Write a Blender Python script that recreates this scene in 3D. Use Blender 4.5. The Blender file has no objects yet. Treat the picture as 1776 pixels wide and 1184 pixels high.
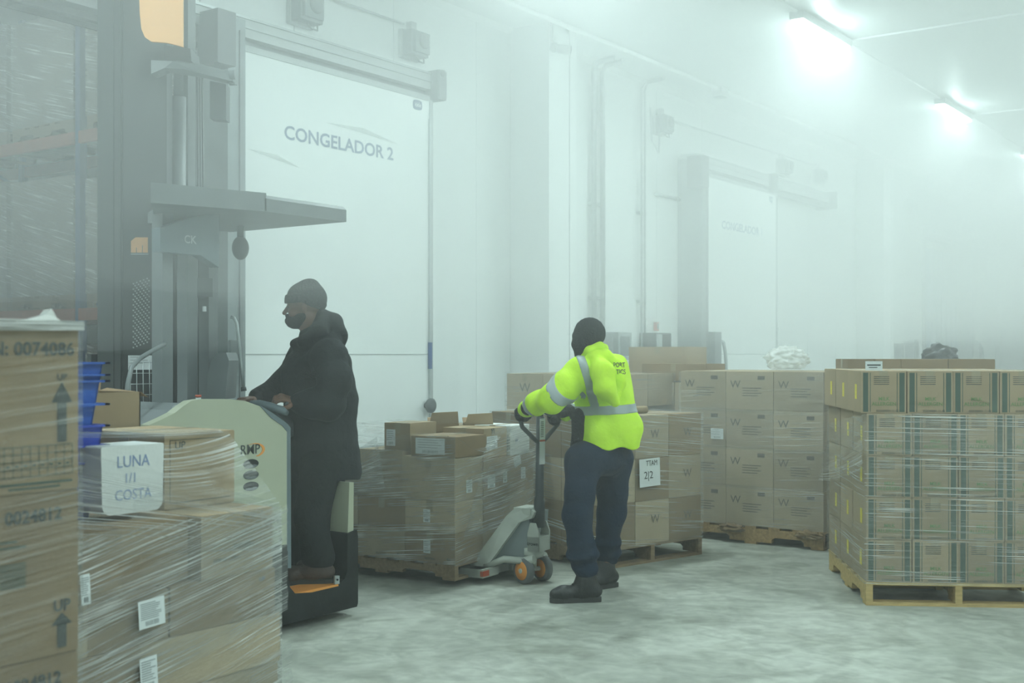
import bpy, bmesh, math, random
import numpy as np
from mathutils import Vector, Matrix, noise as mnoise

# ------------------------------------------------------------------ camera, light, exposure
random.seed(7)
SC = bpy.context.scene
COL = SC.collection
A0 = math.atan(1472 / 2050)                       # yaw between the view axis and the long wall
FW = Vector((math.cos(A0), math.sin(A0), 0)); RT = Vector((math.sin(A0), -math.cos(A0), 0))
EYE = Vector((0, 0, 1.5)); FPX = 2050.0; CX = 888.0; HY = 614.0

cam_d = bpy.data.cameras.new('camera'); cam = bpy.data.objects.new('camera', cam_d); COL.objects.link(cam)
cam_d.sensor_width = 36; cam_d.lens = FPX / 1776 * 36; cam_d.shift_y = 22 / 1776
cam.location = EYE; cam.rotation_euler = (math.pi / 2, 0, A0 - math.pi / 2)
cam_d.clip_start = 0.05; cam_d.clip_end = 200
cam_d.dof.use_dof = True; cam_d.dof.focus_distance = 7.3; cam_d.dof.aperture_fstop = 4.5
SC.camera = cam

SC.view_settings.view_transform = 'Standard'; SC.view_settings.look = 'None'
SC.view_settings.gamma = 1; SC.view_settings.use_curve_mapping = False
SC.view_settings.exposure = 0.0
SC.cycles.use_denoising = True
SC.cycles.max_bounces = 10; SC.cycles.diffuse_bounces = 3; SC.cycles.glossy_bounces = 3
SC.cycles.transparent_max_bounces = 16; SC.cycles.volume_bounces = 2; SC.cycles.transmission_bounces = 4
SC.cycles.sample_clamp_indirect = 4.0
SC.cycles.use_adaptive_sampling = True; SC.cycles.adaptive_threshold = 0.11; SC.cycles.adaptive_min_samples = 16
SC.cycles.caustics_reflective = False; SC.cycles.caustics_refractive = False

world = bpy.data.worlds.new('world'); SC.world = world; world.use_nodes = True
world.node_tree.nodes['Background'].inputs[0].default_value = (0.02, 0.025, 0.025, 1)

CEIL = 5.26; WALLY = 8.0
LAMP_COL = (0.78, 0.985, 0.975); LAMP_W = 123.0
LAMPS = [(x, 5.0) for x in (2.24, 7.64, 13.04, 18.44, 23.84)] + [(x, y) for y in (-0.6, -6.2) for x in (2.24, 7.64, 13.04, 18.44)] + [(5.6, 11.0)]
for lx, ly in LAMPS:
    kw = .20 if ly > 8 else 1  # the light inside the freezer is added to brighten the rack; no fixture there
    ld = bpy.data.lights.new('tube_or_fill_light', 'AREA'); ld.shape = 'RECTANGLE'; ld.size = 1.45; ld.size_y = 0.14
    ld.energy = LAMP_W * kw; ld.color = LAMP_COL
    lo = bpy.data.objects.new('tube_or_fill_light', ld); COL.objects.link(lo); lo.location = (lx, ly, CEIL - 0.185)
    ld = bpy.data.lights.new('tube_or_fill_glow', 'POINT'); ld.shadow_soft_size = .06; ld.energy = LAMP_W * .30 * kw; ld.color = LAMP_COL   # the part of the tube's light that leaves sideways and up
    lo = bpy.data.objects.new('tube_or_fill_glow', ld); COL.objects.link(lo); lo.location = (lx, ly, CEIL - 0.24)

# ------------------------------------------------------------------ helpers
def W(px, py, dep):
    return EYE + dep * (FW + (px - CX) / FPX * RT + (HY - py) / FPX * Vector((0, 0, 1)))
def CW(lat, dep, z):
    v = lat * RT + dep * FW; return Vector((v.x, v.y, z))
def ray(px, py): return FW + (px - CX) / FPX * RT + (HY - py) / FPX * Vector((0, 0, 1))
def onY(px, py, Y): r = ray(px, py); return EYE + r * (Y / r.y)
def onX(px, py, X): r = ray(px, py); return EYE + r * (X / r.x)
def onZ(px, py, z): r = ray(px, py); return EYE + r * ((z - 1.5) / r.z)

def tag(o, label=None, cat=None, group=None, kind=None):
    if label: o['label'] = label
    if cat: o['category'] = cat
    if group: o['group'] = group
    if kind: o['kind'] = kind
    return o
def empty(name, loc=(0, 0, 0), rz=0.0, parent=None):
    o = bpy.data.objects.new(name, None); COL.objects.link(o); o.location = loc; o.rotation_euler = (0, 0, rz)
    o.empty_display_size = .1
    if parent: o.parent = parent
    return o
def link(name, me, parent=None, loc=None, rot=None):
    o = bpy.data.objects.new(name, me); COL.objects.link(o)
    if parent is not None: o.parent = parent
    if loc is not None: o.location = loc
    if rot is not None: o.rotation_euler = rot
    return o

class MB:
    """collects shapes into one bmesh; every shape may carry its own material slot"""
    def __init__(s): s.bm = bmesh.new(); s.smooth = False
    def _mark(s, faces, m):
        for f in faces: f.material_index = m
    def box(s, x0, x1, y0, y1, z0, z1, m=0, M=None):
        c = [(x0, y0, z0), (x1, y0, z0), (x1, y1, z0), (x0, y1, z0), (x0, y0, z1), (x1, y0, z1), (x1, y1, z1), (x0, y1, z1)]
        if M is not None: c = [M @ Vector(p) for p in c]
        v = [s.bm.verts.new(p) for p in c]
        fs = [s.bm.faces.new([v[i] for i in q]) for q in ((0, 3, 2, 1), (4, 5, 6, 7), (0, 1, 5, 4), (1, 2, 6, 5), (2, 3, 7, 6), (3, 0, 4, 7))]
        s._mark(fs, m); return s
    def bar(s, a, b, w, h, m=0, up=(0, 0, 1)):
        a = Vector(a); b = Vector(b); d = (b - a); L = d.length; d.normalize()
        u = Vector(up)
        if abs(d.dot(u)) > .99: u = Vector((1, 0, 0))
        sd = d.cross(u).normalized(); u = sd.cross(d)
        M = Matrix((d, sd, u)).transposed().to_4x4(); M.translation = a
        return s.box(0, L, -w / 2, w / 2, -h / 2, h / 2, m, M)
    def prism(s, pts, off, m=0):
        """polygon pts (Vectors) extruded by the vector off"""
        off = Vector(off); n = len(pts)
        a = [s.bm.verts.new(Vector(p)) for p in pts]; b = [s.bm.verts.new(Vector(p) + off) for p in pts]
        fs = [s.bm.faces.new(a), s.bm.faces.new(b[::-1])]
        for i in range(n): fs.append(s.bm.faces.new((a[i], b[i], b[(i + 1) % n], a[(i + 1) % n])))
        s._mark(fs, m); return s
    def tube(s, pts, r, n=10, m=0, caps=True, closed=False):
        pts = [Vector(p) for p in pts]; rs = r if isinstance(r, (list, tuple)) else [r] * len(pts)
        rings = []; prev = None; N = len(pts)
        for i, p in enumerate(pts):
            if closed: d = pts[(i + 1) % N] - pts[i - 1]
            else: d = (pts[min(i + 1, N - 1)] - pts[max(i - 1, 0)])
            d.normalize()
            if prev is None:
                u = Vector((0, 0, 1)) if abs(d.z) < .9 else Vector((1, 0, 0))
                u = (u - d * u.dot(d)).normalized()
            else: u = (prev - d * prev.dot(d)).normalized()
            prev = u; w = d.cross(u)
            rings.append([s.bm.verts.new(p + rs[i] * (math.cos(t) * u + math.sin(t) * w)) for t in [2 * math.pi * k / n for k in range(n)]])
        fs = []
        for i in range(N if closed else N - 1):
            A, B = rings[i], rings[(i + 1) % N]
            for k in range(n):
                f = s.bm.faces.new((A[k], A[(k + 1) % n], B[(k + 1) % n], B[k])); f.smooth = True; fs.append(f)
        if caps and not closed: fs += [s.bm.faces.new(rings[0][::-1]), s.bm.faces.new(rings[-1])]
        s._mark(fs, m); return s
    def lathe(s, base, axis, prof, n=24, m=0):
        """prof: (distance along axis, radius)"""
        base = Vector(base); axis = Vector(axis).normalized()
        return s.tube_rings([(base + axis * t, r) for t, r in prof], axis, n, m)
    def tube_rings(s, cr, axis, n, m):
        u = Vector((0, 0, 1)) if abs(axis.z) < .9 else Vector((1, 0, 0)); u = (u - axis * u.dot(axis)).normalized(); w = axis.cross(u)
        R = [[s.bm.verts.new(c + r * (math.cos(2 * math.pi * k / n) * u + math.sin(2 * math.pi * k / n) * w)) for k in range(n)] for c, r in cr]
        fs = [s.bm.faces.new(R[0][::-1]), s.bm.faces.new(R[-1])]
        for A, B in zip(R, R[1:]):
            for k in range(n):
                f = s.bm.faces.new((A[k], A[(k + 1) % n], B[(k + 1) % n], B[k])); f.smooth = True; fs.append(f)
        s._mark(fs, m); return s
    def ball(s, c, rx, ry=None, rz=None, n=12, m=0):
        ry = ry or rx; rz = rz or rx
        M = Matrix.Translation(Vector(c)) @ Matrix.Diagonal((rx, ry, rz, 1))
        r = bmesh.ops.create_uvsphere(s.bm, u_segments=n * 2, v_segments=n, radius=1, matrix=M)
        fs = {f for v in r['verts'] for f in v.link_faces}
        for f in fs: f.smooth = True
        s._mark(fs, m); return s
    def mesh(s, name, mats, bevel=0):
        if bevel:
            es = [e for e in s.bm.edges if len(e.link_faces) == 2 and not (e.link_faces[0].smooth and e.link_faces[1].smooth) and e.calc_face_angle(0) > .5]
            bmesh.ops.bevel(s.bm, geom=es, offset=bevel, segments=2, affect='EDGES', clamp_overlap=True)
        bmesh.ops.recalc_face_normals(s.bm, faces=s.bm.faces)
        me = bpy.data.meshes.new(name); s.bm.to_mesh(me); s.bm.free()
        for m in (mats if isinstance(mats, (list, tuple)) else [mats]): me.materials.append(m)
        return me
    def build(s, name, mats, parent=None, loc=None, rot=None, bevel=0):
        return link(name, s.mesh(name, mats, bevel), parent, loc, rot)

# ------------------------------------------------------------------ materials
def rgb(h):
    def l(c): c /= 255; return c / 12.92 if c <= .04045 else ((c + .055) / 1.055) ** 2.4
    return (l(h[0]), l(h[1]), l(h[2]), 1)
def mat(name, col, rough=.6, metal=0, var=.12, scale=6, bump=0, bscale=60, stretch=(1, 1, 1), coords='Object', spec=.5, col2=None, coat=0, detail=4):
    m = bpy.data.materials.new(name); m.use_nodes = True; nt = m.node_tree; N = nt.nodes; L = nt.links
    b = N['Principled BSDF']; b.inputs['Roughness'].default_value = rough; b.inputs['Metallic'].default_value = metal
    b.inputs['Specular IOR Level'].default_value = spec; b.inputs['Coat Weight'].default_value = coat
    tc = N.new('ShaderNodeTexCoord'); mp = N.new('ShaderNodeMapping'); mp.inputs['Scale'].default_value = stretch
    L.new(tc.outputs[coords], mp.inputs[0])
    nz = N.new('ShaderNodeTexNoise'); nz.inputs['Scale'].default_value = scale; nz.inputs['Detail'].default_value = detail
    L.new(mp.outputs[0], nz.inputs[0])
    cr = N.new('ShaderNodeValToRGB'); L.new(nz.outputs[0], cr.inputs[0])
    c = col if len(col) == 4 else (*col, 1)
    c2 = col2 or tuple(min(1, v * (1 + var)) for v in c[:3]) + (1,)
    c1 = c if col2 else tuple(v * (1 - var) for v in c[:3]) + (1,)
    cr.color_ramp.elements[0].position = .3; cr.color_ramp.elements[0].color = c1
    cr.color_ramp.elements[1].position = .7; cr.color_ramp.elements[1].color = c2
    L.new(cr.outputs[0], b.inputs['Base Color'])
    if bump:
        n2 = N.new('ShaderNodeTexNoise'); n2.inputs['Scale'].default_value = bscale; n2.inputs['Detail'].default_value = 5; L.new(mp.outputs[0], n2.inputs[0])
        bp = N.new('ShaderNodeBump'); bp.inputs['Strength'].default_value = bump; bp.inputs['Distance'].default_value = .02
        L.new(n2.outputs[0], bp.inputs['Height']); L.new(bp.outputs[0], b.inputs['Normal'])
    return m

MT = {}
MT['wall'] = mat('wall_panel_white', (.80, .84, .83), .38, var=.03, scale=1.2, bump=.05, bscale=14, stretch=(6, 6, .4))
MT['ceiling'] = mat('ceiling_white', (.74, .78, .77), .5, var=.03, scale=1)
MT['door'] = mat('freezer_door_white', (.82, .86, .85), .3, var=.03, scale=1.5, bump=.06, bscale=3)
MT['postgrey'] = mat('door_post_grey', (.20, .235, .24), .5, .2)
MT['galv'] = mat('galvanised_steel', (.42, .46, .46), .4, .6, var=.1, scale=12)
MT['dark'] = mat('dark_grey_paint', (.045, .055, .06), .45, var=.15)
MT['midgrey'] = mat('mid_grey_paint', (.16, .18, .185), .45, var=.12)
MT['lightgrey'] = mat('light_grey_plastic', (.42, .45, .45), .5, var=.06)
MT['ink'] = mat('print_ink', (.045, .055, .05), .8, var=.1); MT['inkhazed'] = mat('haze_lightened_ink', (.12, .10, .075), .85, var=.1); MT['inkgrey'] = mat('label_print_grey', (.33, .36, .36), .85)  # W carton ink: veil of fog put into its paler colour
MT['inkgreen'] = mat('green_print_ink', (.045, .085, .06), .85, var=.15)
MT['greentext'] = mat('green_text_ink', (.14, .25, .08), .85)
MT['bluetext'] = mat('blue_lettering', (.13, .19, .30), .6)
MT['penblue'] = mat('blue_pen_ink', (.22, .29, .46), .8)
MT['paper'] = mat('white_paper', (.72, .76, .76), .7, var=.03)
MT['blue'] = mat('blue_plastic', (.012, .09, .42), .35, var=.1)
MT['blue2'] = mat('deep_blue_plastic', (.02, .06, .45), .35, var=.1)
MT['rackblue'] = mat('blue_rack_paint', (.02, .07, .22), .5)
MT['rackorange'] = mat('orange_rack_paint', (.38, .08, .035), .5)
MT['cream'] = mat('cream_truck_paint', (.44, .46, .34), .32, var=.03, coat=.2)
MT['trimgrey'] = mat('grey_truck_trim', (.12, .16, .18), .45)
MT['black'] = mat('black_truck_body', (.009, .012, .012), .6, var=.5, scale=9, bump=.1, bscale=25, spec=.25)
MT['mast'] = mat('mast_dark_steel', (.03, .036, .038), .4, .2, var=.12)
MT['orange'] = mat('orange_paint', (.78, .30, .05), .45, var=.05)
MT['peach'] = mat('orange_plate', (.85, .42, .14), .6, var=.04)
MT['yellow'] = mat('yellow_hazard_paint', (.75, .62, .03), .5, var=.08)
MT['hblack'] = mat('black_hazard_paint', (.025, .027, .025), .5)
MT['rubber'] = mat('grey_rubber', (.13, .14, .14), .7)
MT['jackpaint'] = mat('pale_jack_paint', (.43, .46, .41), .4, var=.08, scale=14)
MT['tape'] = mat('brown_packing_tape', (.36, .30, .20), .25, var=.06)
MT['conduit'] = mat('white_conduit', (.82, .86, .85), .4, var=.02)
MT['glassdark'] = mat('dark_lens', (.02, .025, .03), .15)
MT['redp'] = mat('red_orange_plastic', (.5, .09, .04), .5)

def cardboard(name, c, dark=.14):
    m = mat(name, c, .82, var=.10, scale=3.2, bump=.06, bscale=90, stretch=(1, 1, 1), spec=.25)
    nt = m.node_tree; N = nt.nodes; L = nt.links; b = N['Principled BSDF']
    oi = N.new('ShaderNodeObjectInfo'); hs = N.new('ShaderNodeHueSaturation'); mr = N.new('ShaderNodeMapRange')
    mr.inputs['To Min'].default_value = 1 - dark; mr.inputs['To Max'].default_value = 1 + dark
    L.new(oi.outputs['Random'], mr.inputs[0]); L.new(mr.outputs[0], hs.inputs['Value'])
    src = b.inputs['Base Color'].links[0].from_socket; L.new(src, hs.inputs['Color']); L.new(hs.outputs[0], b.inputs['Base Color'])
    return m
MT['card'] = cardboard('cardboard_tan', (.26, .18, .10))
MT['card2'] = cardboard('cardboard_pale', (.35, .265, .165))
MT['card3'] = cardboard('cardboard_greyish', (.41, .325, .215))
MT['cardin'] = cardboard('cardboard_inside', (.26, .175, .10))
MT['cardwhite'] = cardboard('white_carton_board', (.66, .68, .66), .05)
def wood(name, c):
    return mat(name, c, .75, var=.22, scale=5, bump=.25, bscale=9, stretch=(1.5, 9, 9), spec=.2)
MT['wood'] = wood('pallet_pine', (.38, .25, .12)); MT['wood2'] = wood('pallet_weathered', (.25, .18, .11)); MT['woody'] = wood('pallet_fresh_pine', (.52, .38, .17))

def floor_mat():
    m = bpy.data.materials.new('concrete_floor'); m.use_nodes = True; nt = m.node_tree; N = nt.nodes; L = nt.links; b = N['Principled BSDF']
    tc = N.new('ShaderNodeTexCoord')
    def nz(sc, det=6, dist=0, st=(1, 1, 1)):
        mp = N.new('ShaderNodeMapping'); mp.inputs['Scale'].default_value = st; L.new(tc.outputs['Object'], mp.inputs[0])
        n = N.new('ShaderNodeTexNoise'); n.inputs['Scale'].default_value = sc; n.inputs['Detail'].default_value = det; n.inputs['Distortion'].default_value = dist
        L.new(mp.outputs[0], n.inputs[0]); return n.outputs[0]
    def ramp(src, p0, c0, p1, c1):
        r = N.new('ShaderNodeValToRGB'); L.new(src, r.inputs[0]); e = r.color_ramp.elements
        e[0].position = p0; e[0].color = (*c0, 1); e[1].position = p1; e[1].color = (*c1, 1); return r.outputs[0]
    def mul(a, bb, f=1):
        x = N.new('ShaderNodeMix'); x.data_type = 'RGBA'; x.blend_type = 'MULTIPLY'; x.inputs[0].default_value = f; L.new(a, x.inputs[6]); L.new(bb, x.inputs[7]); return x.outputs[2]
    base = ramp(nz(1.1, 9, .5), .35, (.31, .33, .285), .68, (.44, .46, .41))
    s1 = ramp(nz(2.6, 10, 1.0), .36, (.78, .78, .76), .5, (1, 1, 1))
    s2 = ramp(nz(5.0, 8, 1.5, (1, .7, 1)), .44, (1.10, 1.10, 1.10), .58, (.92, .92, .92))
    s3 = ramp(nz(14, 8), .36, (.89, .89, .89), .64, (1.06, 1.06, 1.06))
    wv = N.new('ShaderNodeTexWave'); wv.wave_type = 'RINGS'; wv.rings_direction = 'Z'; wv.inputs['Scale'].default_value = .55; wv.inputs['Distortion'].default_value = 1.2
    mp = N.new('ShaderNodeMapping'); mp.inputs['Location'].default_value = (-5.6, -2.6, 0); L.new(tc.outputs['Object'], mp.inputs[0]); L.new(mp.outputs[0], wv.inputs[0])
    s4 = ramp(wv.outputs[1], .02, (.84, .84, .83), .10, (1, 1, 1))
    L.new(mul(mul(mul(mul(base, s1), s2), s3), s4, .7), b.inputs['Base Color'])
    rr = N.new('ShaderNodeMapRange'); rr.inputs['To Min'].default_value = .35; rr.inputs['To Max'].default_value = .75; L.new(nz(1.6, 5, 1), rr.inputs[0]); L.new(rr.outputs[0], b.inputs['Roughness'])
    bp = N.new('ShaderNodeBump'); bp.inputs['Strength'].default_value = .12; bp.inputs['Distance'].default_value = .02; L.new(nz(30, 4), bp.inputs['Height']); L.new(bp.outputs[0], b.inputs['Normal'])
    return m
MT['floor'] = floor_mat()

def film_mat(name, base=.12, line=.85, freq=70, thr=.52, patch=2.0, wide=1.0):
    """clear stretch film: streaks run along U of its unwrap"""
    m = bpy.data.materials.new(name); m.use_nodes = True; nt = m.node_tree; N = nt.nodes; L = nt.links
    out = N['Material Output']; b = N['Principled BSDF']
    b.inputs['Base Color'].default_value = (.88, .89, .86, 1); b.inputs['Roughness'].default_value = .20; b.inputs['Specular IOR Level'].default_value = .8
    tc = N.new('ShaderNodeTexCoord')
    def nz(st, det=3):
        mp = N.new('ShaderNodeMapping'); mp.inputs['Scale'].default_value = st; L.new(tc.outputs['UV'], mp.inputs[0])
        n = N.new('ShaderNodeTexNoise'); n.inputs['Scale'].default_value = 1; n.inputs['Detail'].default_value = det; L.new(mp.outputs[0], n.inputs[0]); return n.outputs[0]
    streak = nz((1.3 * wide, freq, 1), 4); pt = nz((patch, patch * 2.2, 1), 3)
    r = N.new('ShaderNodeMapRange'); r.inputs['From Min'].default_value = thr; r.inputs['From Max'].default_value = thr + .10; r.inputs['To Max'].default_value = line; L.new(streak, r.inputs[0])  # white streaks draw the film's strands and also glints painted into it
    p = N.new('ShaderNodeMapRange'); p.inputs['From Min'].default_value = .38; p.inputs['From Max'].default_value = .68; L.new(pt, p.inputs[0])
    mu = N.new('ShaderNodeMath'); mu.operation = 'MULTIPLY'; L.new(r.outputs[0], mu.inputs[0]); L.new(p.outputs[0], mu.inputs[1])
    p2 = N.new('ShaderNodeMapRange'); p2.inputs['To Min'].default_value = base * .5; p2.inputs['To Max'].default_value = base * 1.6; L.new(pt, p2.inputs[0])
    ad = N.new('ShaderNodeMath'); ad.operation = 'ADD'; ad.use_clamp = True; L.new(mu.outputs[0], ad.inputs[0]); L.new(p2.outputs[0], ad.inputs[1])
    tr = N.new('ShaderNodeBsdfTransparent'); tr.inputs[0].default_value = (.97, .98, .98, 1)
    mx = N.new('ShaderNodeMixShader'); L.new(ad.outputs[0], mx.inputs[0]); L.new(tr.outputs[0], mx.inputs[1]); L.new(b.outputs[0], mx.inputs[2]); L.new(mx.outputs[0], out.inputs[0])
    bp = N.new('ShaderNodeBump'); bp.inputs['Strength'].default_value = 1.0; bp.inputs['Distance'].default_value = .02; L.new(streak, bp.inputs['Height']); L.new(bp.outputs[0], b.inputs['Normal'])
    return m
MT['film'] = film_mat('stretch_film', .10, .8, 115, .53, 2.2); MT['filmfine'] = film_mat('stretch_film_fine', .12, .9, 150, .50, 3)
MT['filmstrand'] = film_mat('stretch_film_strands', .07, .95, 75, .49, 1.0, .35)
MT['filmthin'] = film_mat('stretch_film_thin', .10, .30, 110, .53, 2)
MT['filmglare'] = film_mat('stretch_film_glare', .75, .5, 20, .5, 3); MT['filmmilky'] = film_mat('stretch_film_milky', .24, .9, 60, .52, 3)  # near-opaque white film: glare along the top edge is put into its colour

def cloth(name, c, rough=.9, bump=.5, bs=22, var=.12):
    m = mat(name, c, rough, var=var, scale=7, bump=bump, bscale=bs, spec=.25); return m
MT['hivis'] = cloth('fluorescent_yellow_fabric', (.60, .92, .035), .7, .45, 14, .05)
MT['band'] = mat('grey_reflective_tape', (.36, .42, .42), .5, .1, var=.06)
MT['coat'] = cloth('black_padded_fabric', (.010, .014, .016), .85, .7, 16)
MT['trouser'] = cloth('navy_denim', (.010, .022, .045), .95, .6, 18)
MT['trouserd'] = cloth('black_trouser_fabric', (.007, .010, .011), .95, .6, 18)
MT['knit'] = cloth('black_knit', (.014, .018, .018), .98, .8, 90)
MT['skin'] = mat('brown_skin', (.16, .075, .045), .5, var=.08, scale=20)
MT['glove'] = cloth('black_glove', (.016, .018, .018), .7, .5, 60)
MT['brownboot'] = mat('brown_leather', (.055, .034, .024), .55, var=.15, scale=15, bump=.2, bscale=50)
MT['blackboot'] = mat('black_leather', (.016, .018, .018), .5, var=.2, scale=15, bump=.2, bscale=50)
MT['sole'] = mat('boot_sole_rubber', (.035, .036, .034), .8)
MT['beard'] = cloth('dark_beard', (.012, .010, .009), .95, .9, 160)
MT['eye'] = mat('eye_dark', (.02, .015, .012), .2)

# ------------------------------------------------------------------ printed text and paper
_tx = {}
def text_mesh(body, size, mt, bold=0.0, align='CENTER', space=1.0):
    k = (body, size, mt.name, bold, align, space)
    if k not in _tx:
        cu = bpy.data.curves.new('lettering', 'FONT'); cu.body = body; cu.size = size; cu.align_x = align; cu.align_y = 'CENTER'
        cu.offset = bold * size; cu.resolution_u = 3; cu.space_character = space; cu.extrude = .0004
        o = bpy.data.objects.new('lettering', cu); COL.objects.link(o)
        bpy.context.view_layer.update()
        me = bpy.data.meshes.new_from_object(o.evaluated_get(bpy.context.evaluated_depsgraph_get()))
        me.materials.clear(); me.materials.append(mt)
        bpy.data.objects.remove(o); bpy.data.curves.remove(cu); _tx[k] = me
    return _tx[k]
ROT = {'-y': (math.pi / 2, 0, 0), '-x': (math.pi / 2, 0, -math.pi / 2)}
def text(body, size, mt, parent, loc, face='-y', name='printed_text', sx=1.0, **kw):
    o = link(name, text_mesh(body, size, mt, **kw), parent, loc, ROT[face]); o.scale = (sx, 1, 1); return o
_pp = {}
def paper(parent, loc, w, h, face='-y', lines=4, name='paper_label', seed=0, tilt=0, block=True):
    k = (w, h, lines, seed, block)
    if k not in _pp:
        r = random.Random(seed); b = MB(); b.box(-w / 2, w / 2, -h / 2, h / 2, 0, .0012)
        for i in range(lines):
            y = h / 2 - h * (.12 + .62 * i / max(1, lines)); x1 = w * r.uniform(.1, .42)
            b.box(-w * .42, x1, y - h * .018, y + h * .018, .0012, .0018, 1)
        if block:
            x = -w * .25
            while x < w * .25:
                d = w * r.uniform(.01, .03); b.box(x, x + d, -h * .42, -h * .25, .0012, .0018, 1); x += d + w * r.uniform(.01, .025)
        _pp[k] = b.mesh(name, [MT['paper'], MT['inkgrey']])
    o = link(name, _pp[k], parent, loc, ROT[face])
    if tilt:
        o.rotation_mode = 'QUATERNION'
        from mathutils import Euler
        o.rotation_quaternion = Euler(ROT[face]).to_quaternion() @ Euler((0, 0, tilt)).to_quaternion()
    return o

# ------------------------------------------------------------------ setting
def panel_wall(name, axis, c, a0, a1, step, thick, z0, z1, face=+1, first=None, holes=()):
    """a wall of upright insulated panels, each panel a piece; axis 'x': runs along x at y=c. holes: (a0,a1,ztop)"""
    root = empty(name); tag(root, kind='structure')
    cuts = []; a = a0 if first is None else first
    while a > a0: a -= step
    cuts = [a0]; a += step
    while a < a1 - .01:
        if a > a0 + .01: cuts.append(a)
        a += step
    cuts.append(a1)
    for h in holes: cuts += [h[0], h[1]]
    cuts = sorted(set(round(q, 4) for q in cuts)); cache = {}
    for p, q in zip(cuts, cuts[1:]):
        zb = z0
        for h in holes:
            if p >= h[0] - .001 and q <= h[1] + .001: zb = h[2]
        w = round(q - p, 3); k = (w, zb)
        if k not in cache:
            b = MB(); g = .004
            b.box(g, w - g, 0, thick, zb, z1); b.box(-.001, w + .001, .012, thick - .01, zb, z1, 1)
            cache[k] = b.mesh('wall_panel', [MT['wall'], MT['lightgrey']])
        if axis == 'x': link('wall_panel', cache[k], root, (p, c, 0))
        else: link('wall_panel', cache[k], root, (c, p, 0), (0, 0, math.pi / 2 if face > 0 else math.pi / 2))
    return root
X0, X1, Y0 = -7.0, 34.0, -9.0
MB().box(X0, X1 + .3, Y0, WALLY + 7.2, -.1, 0).build('floor', MT['floor'])['kind'] = 'structure'
MB().box(X0, X1 + .3, Y0, WALLY + .15, CEIL, CEIL + .12).build('ceiling', MT['ceiling'])['kind'] = 'structure'
DX0, DX1, DZ = 3.95, 6.60, 4.07
panel_wall('wall_back', 'x', WALLY, X0, X1, 1.385, .15, 0, CEIL, first=7.69, holes=[(DX0, DX1, DZ), (27.0, 29.6, DZ)])
panel_wall('wall_far', 'y', X1 + .15, Y0, WALLY, 1.385, .15, 0, CEIL)
panel_wall('wall_front', 'x', Y0 - .15, X0, X1, 1.385, .15, 0, CEIL)
panel_wall('wall_near', 'y', X0, Y0, WALLY, 1.385, .15, 0, CEIL)
# freezer rooms behind the doorways
for nm, xa, xb in (('freezer', 1.5, 9.4), ('cold_store', 25.5, 31.5)):
    b = MB(); b.box(xa - .1, xa, WALLY + .15, WALLY + 7, 0, 5.8).box(xb, xb + .1, WALLY + .15, WALLY + 7, 0, 5.8)
    b.box(xa, xb, WALLY + 7, WALLY + 7.1, 0, 5.8).box(xa - .1, xb + .1, WALLY + .15, WALLY + 7.1, 5.8, 5.9)
    o = b.build('wall_' + nm, MT['wall']); o['kind'] = 'structure'
# structural columns clad in panel
for i, cx in enumerate((11.1, 22.65)):
    b = MB(); b.box(cx, cx + .57, 7.455, 7.995, 0, CEIL, 0)
    b.box(cx + .42, cx + .425, 7.448, 7.456, 0, CEIL, 1)
    o = b.build('column' if i == 0 else 'column', [MT['wall'], MT['lightgrey']], bevel=.01)
    tag(o, kind='structure'); o['label'] = ('white panelled column between the two labelled freezer doors', 'white panelled column beyond the second freezer door')[i]
b = MB(); b.box(X0, X1, 7.94, 7.995, 0, .12)
o = b.build('baseboard_back', MT['lightgrey']); o['kind'] = 'structure'
# coving between wall and ceiling
o = MB().prism([(DX1 + .4, 7.999, CEIL - .06), (DX1 + .4, 7.999, CEIL), (DX1 + .4, 7.94, CEIL)], (X1 - DX1 - .4, 0, 0)).build('trim_1', MT['wall']); o['kind'] = 'structure'

# doors -------------------------------------------------------------
def sliding_door(n, x0, x1, rail0, rail1, post, txt, labels, brackets):
    """x0..x1 the leaf; rail from rail0 to rail1; post x of the frame post"""
    d = empty('door_%d' % n); tag(d, kind='structure')
    Yf, Yb = 7.74, 7.90; zt = 4.13
    MB().box(x0, x1, Yf, Yb, .12, zt).build('door_leaf', MT['door'], d, bevel=.012)
    b = MB(); e = .045
    b.box(x0 - .004, x1 + .004, Yf - .008, Yf, zt - e, zt + .01).box(x1 - e, x1 + .01, Yf - .008, Yb, .12, zt - e).box(x0 - .004, x0 + e, Yf - .008, Yf, .12, zt - e)
    b.build('door_edge_trim', MT['lightgrey'], d)
    MB().box(x0 + .02, x1 - .05, Yf - .004, Yf, 1.495, 1.503).build('joint_line', MT['lightgrey'], d)
    MB().box(x0 + .02, x1 - .05, Yf - .006, Yf, .12, .62).build('kick_plate', MT['lightgrey'], d)
    b = MB(); b.box(rail0, rail1, 7.72, 7.99, 4.20, 4.36).box(rail0, rail1, 7.70, 7.72, 4.275, 4.285, 1).box(rail0, rail1, 7.705, 7.99, 4.355, 4.375, 1)
    b.build('door_rail', [MT['lightgrey'], MT['galv']], d)
    MB().box(rail0 + .02, rail1 - .02, 7.80, 7.93, 4.12, 4.2).build('rail_slot', MT['midgrey'], d)
    for bx in brackets:
        MB().box(bx - .07, bx + .07, 7.62, 7.995, 4.10, 4.40).ball((bx, 7.63, 4.37), .05, .04, .04, 6).build('rail_bracket', MT['midgrey'], d, bevel=.01)
    b = MB(); b.box(post - .10, post + .09, 7.60, 7.995, .0, 4.30).box(post + .02, post + .05, 7.585, 7.60, 0, 4.2, 1)
    b.build('frame_post', [MT['postgrey'], MT['midgrey']], d)
    MB().box(post - .29, post - .10, 7.50, 7.75, 3.86, 4.30).build('guide_bracket', MT['dark'], d, bevel=.015)
    # round pull with a grab pole
    return d
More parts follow.
